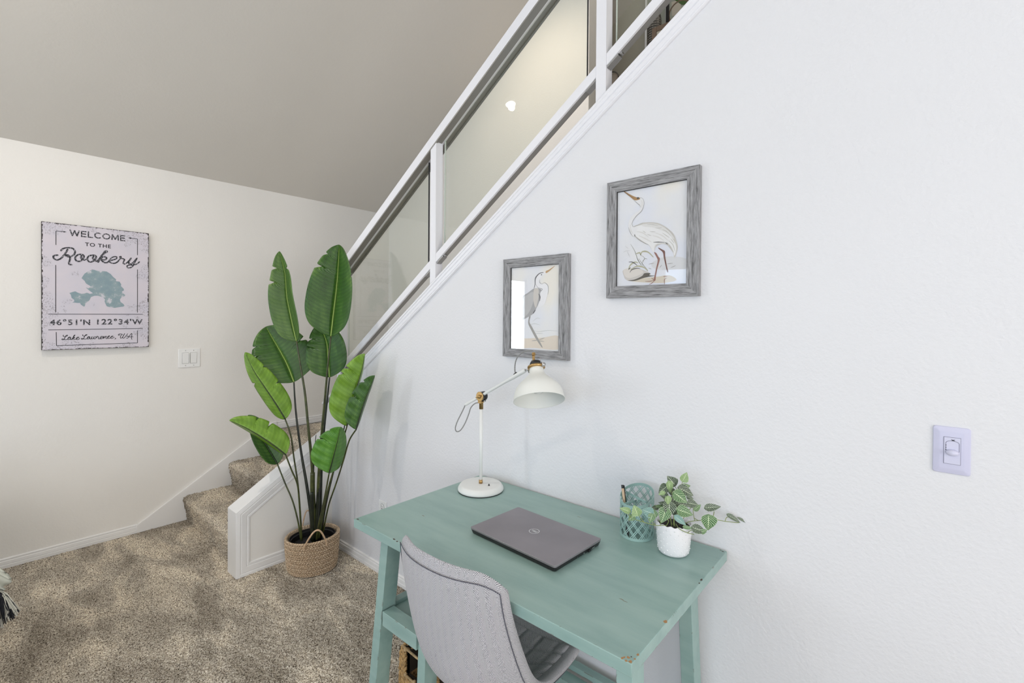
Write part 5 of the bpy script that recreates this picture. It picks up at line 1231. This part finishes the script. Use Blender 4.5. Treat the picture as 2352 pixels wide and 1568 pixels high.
def bpt(a, r, z):
    x, y = BA*r*math.cos(a), BB*r*math.sin(a); c, s_ = math.cos(BPH), math.sin(BPH)
    lat = (x*c-y*s_)*rgt.x + (x*s_+y*c)*rgt.y
    return Vector((BX+x*c-y*s_, BY+x*s_+y*c, z + (.055*lat)*(z/BH)))
NR, NB, SUB = 15, 62, 6
mb = MB(); na = NB*SUB; nz = NR*6
for j in range(nz+1):
    zf = j/nz; rr = .885+.115*min(1, zf*1.25)**.6 if zf < .8 else 1.0
    if zf < .06: rr -= .03*(1-zf/.06)**2
    for i in range(na):
        a = 2*PI*i/na; row = zf*NR; fr_ = row % 1; k = i/SUB + (.5 if int(row) % 2 else 0)
        sl = (fr_-.5)*(1 if int(row) % 2 else -1)*.9
        bum = abs(math.sin(PI*(k+sl)))**.55 * (math.sin(PI*min(max(fr_, .001), .999)))**.5
        mb.v.append(tuple(bpt(a, rr*(1+.075*(bum-.5)), BH*zf))); mb.uv[len(mb.v)-1] = (i/na, zf)
for j in range(nz):
    for i in range(na): mb.f.append((j*na+i, j*na+(i+1)%na, (j+1)*na+(i+1)%na, (j+1)*na+i))
b = len(mb.v)
for (r, zf) in ((.975, 1.01), (.93, .99), (.915, .8), (.86, .05), (0.001, .04)):
    for i in range(na): mb.v.append(tuple(bpt(2*PI*i/na, r*(1+(.012*math.sin(2*PI*i/SUB)) if zf > .9 else r), BH*zf) if zf > .9 else bpt(2*PI*i/na, r, BH*zf))); mb.uv[len(mb.v)-1] = (i/na, zf)
for j in range(5):
    o0 = nz*na if j == 0 else b+(j-1)*na
    for i in range(na): mb.f.append((o0+i, o0+(i+1)%na, b+j*na+(i+1)%na, b+j*na+i))
mb.build('woven_body', M['seagrass'], sgb, smooth=False, fixn=False)
rope = plain('handle_rope', (.58, .40, .25), .6, nscale=120, nstr=.5, var=.3)
def handle(p0, p1, pm, r=.0050):
    P = cr([p0-Vector((0, 0, .02)), p0, p0.lerp(pm, .55)+(pm-(p0+p1)/2)*.22, pm, p1.lerp(pm, .55)+(pm-(p0+p1)/2)*.22, p1, p1-Vector((0, 0, .02))], 6); mb = MB(); mb.tube(P, r, 10); mb.build('handle', rope, sgb, smooth=True)
c6 = lambda x, y, d: dep(630+x/9.2235, 1180+y/9.2235, d)
db = 2.97
handle(c6(640, 690, db-.155), c6(1100, 590, db-.12), c6(905, 345, db-.165))
handle(dep(694, 1212, db+.13), dep(722, 1200, db+.15), dep(706, 1172, db+.15), .0042)
# black nursery pot
npot = thing('nursery_pot', 'black plastic plant pot with a thin raised rim set inside the seagrass basket', 'pot', (BX, BY, .01))
def pring(L, name, m):
    mb = MB(); n = 64
    for (r, z) in L:
        for i in range(n): mb.v.append(tuple(bpt(2*PI*i/n, r, z)))
    for j in range(len(L)-1):
        for i in range(n): mb.f.append((j*n+i, j*n+(i+1)%n, (j+1)*n+(i+1)%n, (j+1)*n+i))
    return mb.build(name, m, npot, smooth=True, autos=.5)
pring([(.001, .014), (.62, .014), (.80, .18), (.85, .188), (.865, .193), (.865, .1965), (.845, .1965), (.80, .165), (.78, .145)], 'body', M['black'])
pring([(.79, .150), (.4, .156), (.001, .158)], 'filler', plain('black_filler', (.008, .008, .008), .8, nscale=90, nstr=.7, ndist=.01))
# ================================================================== the tall banana-leaf plant
bp = thing('banana_leaf_plant', 'tall artificial plant with broad green banana leaves standing in the seagrass basket', 'plant', (BX, BY, .15))
def banana(name, c_dark, c_mid, c_vein, tr=0.0):
    m, nt, bs = newmat(name); bs.inputs['Roughness'].default_value = .38
    uv = coord(nt, 'UV'); sp = nt.nodes.new('ShaderNodeSeparateXYZ'); nt.links.new(uv, sp.inputs[0]); au = mathn(nt, 'ABSOLUTE', sp.outputs[0])
    n1 = N(nt, 'ShaderNodeTexNoise', Scale=2.5, Detail=3.0); nt.links.new(uv, n1.inputs['Vector'])
    wob = N(nt, 'ShaderNodeTexNoise', Scale=9.0, Detail=1.0); nt.links.new(uv, wob.inputs['Vector'])
    v = mathn(nt, 'ADD', sp.outputs[1], mathn(nt, 'ADD', mathn(nt, 'MULTIPLY', mathn(nt, 'POWER', au, 1.6), -.05), mathn(nt, 'MULTIPLY', wob.outputs[0], .004)))
    s1 = mathn(nt, 'SINE', mathn(nt, 'MULTIPLY', v, 6.283*74)); s2 = mathn(nt, 'SINE', mathn(nt, 'MULTIPLY', v, 6.283*23))
    st_ = mathn(nt, 'ADD', mathn(nt, 'MULTIPLY', s1, .42), mathn(nt, 'MULTIPLY', s2, .22))
    k = mathn(nt, 'ADD', mathn(nt, 'MULTIPLY', st_, .30), mathn(nt, 'ADD', .5, mathn(nt, 'MULTIPLY', mathn(nt, 'SUBTRACT', n1.outputs[0], .5), 1.2)))
    base = ramp(nt, k, [(.1, c_dark), (.62, c_mid), (1.0, c_vein)])
    mid = mathn(nt, 'MULTIPLY', mathn(nt, 'LESS_THAN', au, .05), .5)
    nt.links.new(mixc(nt, mid, base, c_vein), bs.inputs['Base Color'])
    bump(nt, bs, st_, .35, .0018)
    if tr: bs.inputs['Transmission Weight'].default_value = 0
    return m
BL = {'d': banana('leaf_deep_green', (.014, .050, .004), (.036, .115, .010), (.15, .27, .05)),
      'm': banana('leaf_grey_green', (.040, .095, .018), (.080, .165, .035), (.19, .31, .07)),
      'b': banana('leaf_bright_green', (.085, .190, .010), (.165, .320, .024), (.30, .48, .08)),
      'c': banana('leaf_cool_green', (.040, .140, .010), (.085, .250, .025), (.21, .41, .07))}
ribm = {'y': plain('pale_midrib', (.30, .42, .10), .4), 'k': plain('dark_midrib', (.012, .020, .008), .35)}
stalk = plain('olive_stalk', (.050, .060, .014), .35, nscale=30, nstr=.2, var=.5)
stalkd = plain('dark_stalk', (.012, .017, .008), .3, nscale=30, nstr=.2, var=.5)
WPROF = [(0, .22), (.02, .48), (.06, .74), (.13, .91), (.23, .99), (.34, 1.0), (.48, .96), (.62, .86), (.75, .70), (.86, .50), (.94, .30), (.98, .14), (1.0, .02)]
_W = cr([Vector(p) for p in WPROF], 10); WX_ = [p.x for p in _W]; WY_ = [p.y for p in _W]
def wp(t):
    return float(np.interp(t, WX_, WY_))
def bleaf(rib, wl, wr, tone, d0, d1, tears=(), ribk='y', fold=1, curl=.0, aL=None, shape=None, stemr=.004, wave=.004):
    """rib: midrib picture points base->tip; wl/wr: half widths (px) left/right of travel; depth from d0 to d1"""
    n = 64; L = len(rib); pts = [dep(u, v, d0+(d1-d0)*i/(L-1)) for i, (u, v) in enumerate(rib)]; P = cr(pts, 12)
    # resample
    S_ = [0.0]
    for i in range(1, len(P)): S_.append(S_[-1]+(P[i]-P[i-1]).length)
    def at(t):
        s_ = t*S_[-1]
        for i in range(1, len(P)):
            if S_[i] >= s_: return P[i-1].lerp(P[i], (s_-S_[i-1])/max(1e-9, S_[i]-S_[i-1]))
        return P[-1]
    Q = [at(j/n) for j in range(n+1)]; dm = (d0+d1)/2; px = dm/FPX
    W_ = max(wl, wr)*1.02; angs = (math.acos(min(1, wl/W_)), math.acos(min(1, wr/W_)))
    mb = MB(); NS = 7
    for si, sg_ in ((0, 1), (1, -1)):
        PP = []; UV = []
        for i in range(NS+1):
            s_ = i/NS
            for j in range(n+1):
                t = j/n; T_ = (Q[min(j+1, n)]-Q[max(j-1, 0)]).normalized(); vd = (Q[j]-EYE).normalized()
                sd_ = vd.cross(T_).normalized()*(-sg_)            # left of travel in the picture
                a = angs[si]; dirv = sd_*math.cos(a)-vd*(math.sin(a)*fold)
                wd = W_*px*wp(t)*(shape(t, si) if shape else 1)
                e = 1.0
                for (tt_, dep_, side_, wdth) in tears:
                    if side_ == si: e = min(e, 1-dep_*max(0, 1-abs(t-tt_)/wdth))
                q = Q[j]+dirv*(wd*s_*e)+T_*(wd*s_*s_*.20)-vd*(curl*wd*s_*s_)+(-vd)*(wave*math.sin(j*.55+si)*s_)
                PP.append(q); UV.append(((s_ if si else -s_), t*S_[-1]/.55))
        if si: PP = PP; 
        mb.quadgrid(PP, NS+1, n+1, uv=UV)
    lf_ = mb.build('leaf', BL[tone], bp, smooth=True, fixn=False)
    if True:
        md = lf_.modifiers.new('thick', 'SOLIDIFY'); md.thickness = .0012; md.offset = 0
    mr = MB(); vdm = (Q[n//2]-EYE).normalized(); mr.tube([q-vdm*.0012 for q in Q[:-2]], [stemr*(1-.8*j/n) for j in range(n-1)], 8); mr.build('midrib', ribm[ribk], lf_, smooth=True)
D = 2.94
bleaf([(681,783),(671,740),(659,680),(655,630),(642,577)], 40, 13, 'm', D, D+.03, [(.62,.45,0,.02),(.80,.5,0,.02),(.78,.5,1,.02)], 'y', fold=1, wave=.002)
bleaf([(760,772),(766,720),(773,660),(777,610),(779,562)], 62, 34, 'd', D-.05, D, [(.70,.38,0,.022),(.86,.25,0,.02),(.62,.15,1,.012)], 'y', fold=1, wave=.002)
bleaf([(675,877),(660,838),(640,800),(625,775),(611,750)], 62, 62, 'd', D+.10, D+.12, [(.55,.22,0,.02),(.72,.2,0,.02),(.48,.25,1,.03),(.74,.42,1,.022),(.9,.3,1,.02)], 'y', fold=1, wave=.002)
bleaf([(757,866),(754,830),(751,790),(743,765),(735,742)], 46, 40, 'd', D+.06, D+.08, [(.5,.2,0,.02),(.72,.3,0,.02)], 'y', fold=1, wave=.002)
bleaf([(655,962),(632,925),(605,885),(582,850),(563,809)], 18, 33, 'b', D-.02, D-.06, [(.56,.35,0,.02),(.42,.3,1,.02),(.70,.25,1,.02)], 'k', fold=-1, wave=.004)
bleaf([(797,978),(808,935),(821,885),(831,850),(838,812)], 52, 4, 'b', D-.16, D-.20, [(.72,.4,0,.022),(.62,.25,0,.02)], 'k', fold=-1, wave=.004)
bleaf([(786,960),(782,930),(785,895),(795,865),(806,845)], 18, 22, 'd', D-.13, D-.15, (), 'k', fold=-1, wave=.002)
bleaf([(818,986),(830,945),(842,910),(852,885),(861,862)], 36, 4, 'd', D-.28, D-.30, [(.50,.45,0,.03),(.80,.3,0,.03)], 'k', fold=-1, wave=.003)
bleaf([(656,1044),(625,1020),(592,998),(560,980),(527,965)], 6, 38, 'b', D-.10, D-.16, [(.44,.40,1,.02),(.64,.25,1,.02)], 'k', fold=-1, wave=.004)
bleaf([(637,1065),(622,1040),(604,1010),(588,980),(570,953)], 20, 27, 'd', D, D+.02, [(.50,.3,1,.02),(.72,.3,1,.02)], 'k', fold=1, wave=.002)
bleaf([(756,1086),(763,1060),(771,1030),(777,1005),(782,980)], 50, 24, 'c', D-.24, D-.26, [(.62,.42,0,.022),(.86,.2,0,.02)], 'k', fold=-1, wave=.003)
bc_ = [(681,783),]
def stalkf(pts, d0, d1, r0, r1, m, name='stalk'):
    L = len(pts); P = cr([dep(u, v, d0+(d1-d0)*i/(L-1)) for i, (u, v) in enumerate(pts)], 6); n = len(P)
    mb = MB(); mb.tube(P, [r0+(r1-r0)*i/(n-1) for i in range(n)], 10); o = mb.build(name, m, bp, smooth=True)
    return o
DB = 2.955
stalkf([(681,783),(690,840),(700,900),(708,980),(716,1060),(720,1140),(722,1240)], D, DB, .0048, .011, stalk)
stalkf([(760,772),(752,850),(745,930),(738,1010),(732,1100),(727,1240)], D-.03, DB, .0048, .011, stalk)
stalkf([(675,877),(680,950),(692,1040),(704,1110),(714,1180),(718,1240)], D+.10, DB+.02, .0045, .012, stalkd)
stalkf([(757,866),(750,930),(742,1010),(737,1100),(735,1240)], D+.06, DB+.03, .0045, .012, stalkd)
stalkf([(655,962),(668,1000),(675,1050),(684,1110),(689,1170),(693,1241)], D-.02, DB-.03, .0042, .0055, stalk)
stalkf([(797,978),(782,1030),(768,1075),(752,1130),(738,1200),(733,1236)], D-.16, DB-.02, .0042, .006, stalk)
stalkf([(818,986),(802,1012),(788,1060),(772,1110),(755,1160),(742,1222)], D-.28, DB, .0042, .005, stalk)
stalkf([(656,1044),(670,1080),(683,1112),(688,1160),(693,1240)], D-.10, DB-.04, .0042, .0055, stalk)
stalkf([(637,1065),(655,1110),(672,1150),(684,1195),(691,1238)], D, DB-.03, .0042, .005, stalk)
stalkf([(756,1086),(748,1130),(740,1170),(731,1210),(727,1239)], D-.24, DB-.05, .0042, .006, stalk)
stalkf([(806,900),(790,985),(772,1060),(755,1130),(745,1180),(738,1230)], D-.14, DB, .003, .005, stalkd)
stalkf([(726,998),(722,1040),(720,1100),(722,1180)], D+.02, DB, .0018, .006, stalkd, 'new_shoot')
stalkf([(718,1085),(718,1130),(721,1180),(722,1242)], DB-.01, DB-.01, .014, .016, stalk, 'sheath')
stalkf([(733,1088),(731,1140),(728,1190),(727,1240)], DB-.005, DB-.01, .009, .015, stalkd, 'sheath')
stalkf([(716,1130),(716,1170),(718,1240)], DB-.03, DB-.03, .010, .013, stalkd, 'sheath')

# ================================================================== sofa end outside the frame and the throw hanging from it
sofa = thing('sofa', 'pale grey fabric sofa whose arm carries the fringed throw at the left edge', 'sofa', (-3.0, -.55, 0))
sf_ = plain('sofa_fabric', (.46, .46, .43), .9, nscale=300, nstr=.3)
mb = MB(); mb.box(-3.75, -2.5, -.28, -.06, .06, .56); mb.build('arm', sf_, sofa, bevel=.05, seg=4)
mb = MB(); mb.box(-3.75, -3.5, -2.2, -.28, .06, .82); mb.build('back', sf_, sofa, bevel=.05, seg=4)
mb = MB(); mb.box(-3.5, -2.5, -2.2, -.28, .06, .40); mb.build('seat', sf_, sofa, bevel=.04, seg=4)
for (x, y) in ((-3.65, -.18), (-2.6, -.18), (-3.65, -2.1), (-2.6, -2.1)):
    mb = MB(); mb.box(x-.03, x+.03, y-.03, y+.03, 0, .07); mb.build('foot', M['black'], sofa)
thr = thing('fringed_throw', 'pale sage throw with long black and cream tassels at the left edge of the photo', 'throw', (-3.0, .02, .57))
# cloth lying over the arm, its corner flaring towards the room
dT = 2.0
edge = [dep(u, v, dT) for (u, v) in ((-70, 1285), (-20, 1303), (2, 1311), (17, 1322), (25, 1331), (16, 1343), (4, 1357), (-10, 1370), (-60, 1405))]
mb = MB(); NJ = 26; E_ = cr(edge, 6); P = []; nE = len(E_)
for i, e in enumerate(E_):
    top_ = Vector((e.x, -.16-.002*i, .575)); 
    top_.x = -3.25+.55*i/nE
    for j in range(NJ+1):
        s_ = j/NJ; q = top_.lerp(e, s_); q.z += .12*math.sin(PI*s_)*(1-.3*s_); q += Vector((.006*math.sin(i*.9+j*.3), .006*math.cos(i*.7), 0)); P.append(q)
mb.quadgrid(P, nE, NJ+1); cl_ = mb.build('cloth', plain('sage_cloth', (.66, .68, .60), .9, nscale=250, nstr=.4), thr, smooth=True, fixn=False)
md = cl_.modifiers.new('t', 'SOLIDIFY'); md.thickness = .008
tb = plain('black_yarn', (.012, .014, .022), .7); tw = plain('cream_yarn', (.66, .65, .58), .8)
for grp, m_, n_ in ((0, tw, 70), (1, tb, 110)):
    mb = MB()
    for k in range(n_):
        f = rnd.random(); s0 = dep(-8+12*f+rnd.uniform(-6, 2), 1362+rnd.uniform(-8, 10), dT-.005)
        ang = -.2+1.15*rnd.random()**.8 if grp else rnd.choice((rnd.uniform(.75, 1.0), rnd.uniform(-.2, .9)))
        Lg = rnd.uniform(50, 76) if ang > .2 else rnd.uniform(60, 84)
        e = dep(-6+Lg*math.sin(ang)*.86, 1362+Lg*math.cos(ang)*.98, dT+rnd.uniform(-.04, .03)); m1 = s0.lerp(e, .5)+Vector((0, 0, .012+.012*rnd.random()))
        mb.tube(cr([s0, m1, e], 5), .0014 if grp else .0017, 5)
    mb.build('tassel_yarn', m_, thr, smooth=True); bpy.context.scene.objects[-1] if False else None
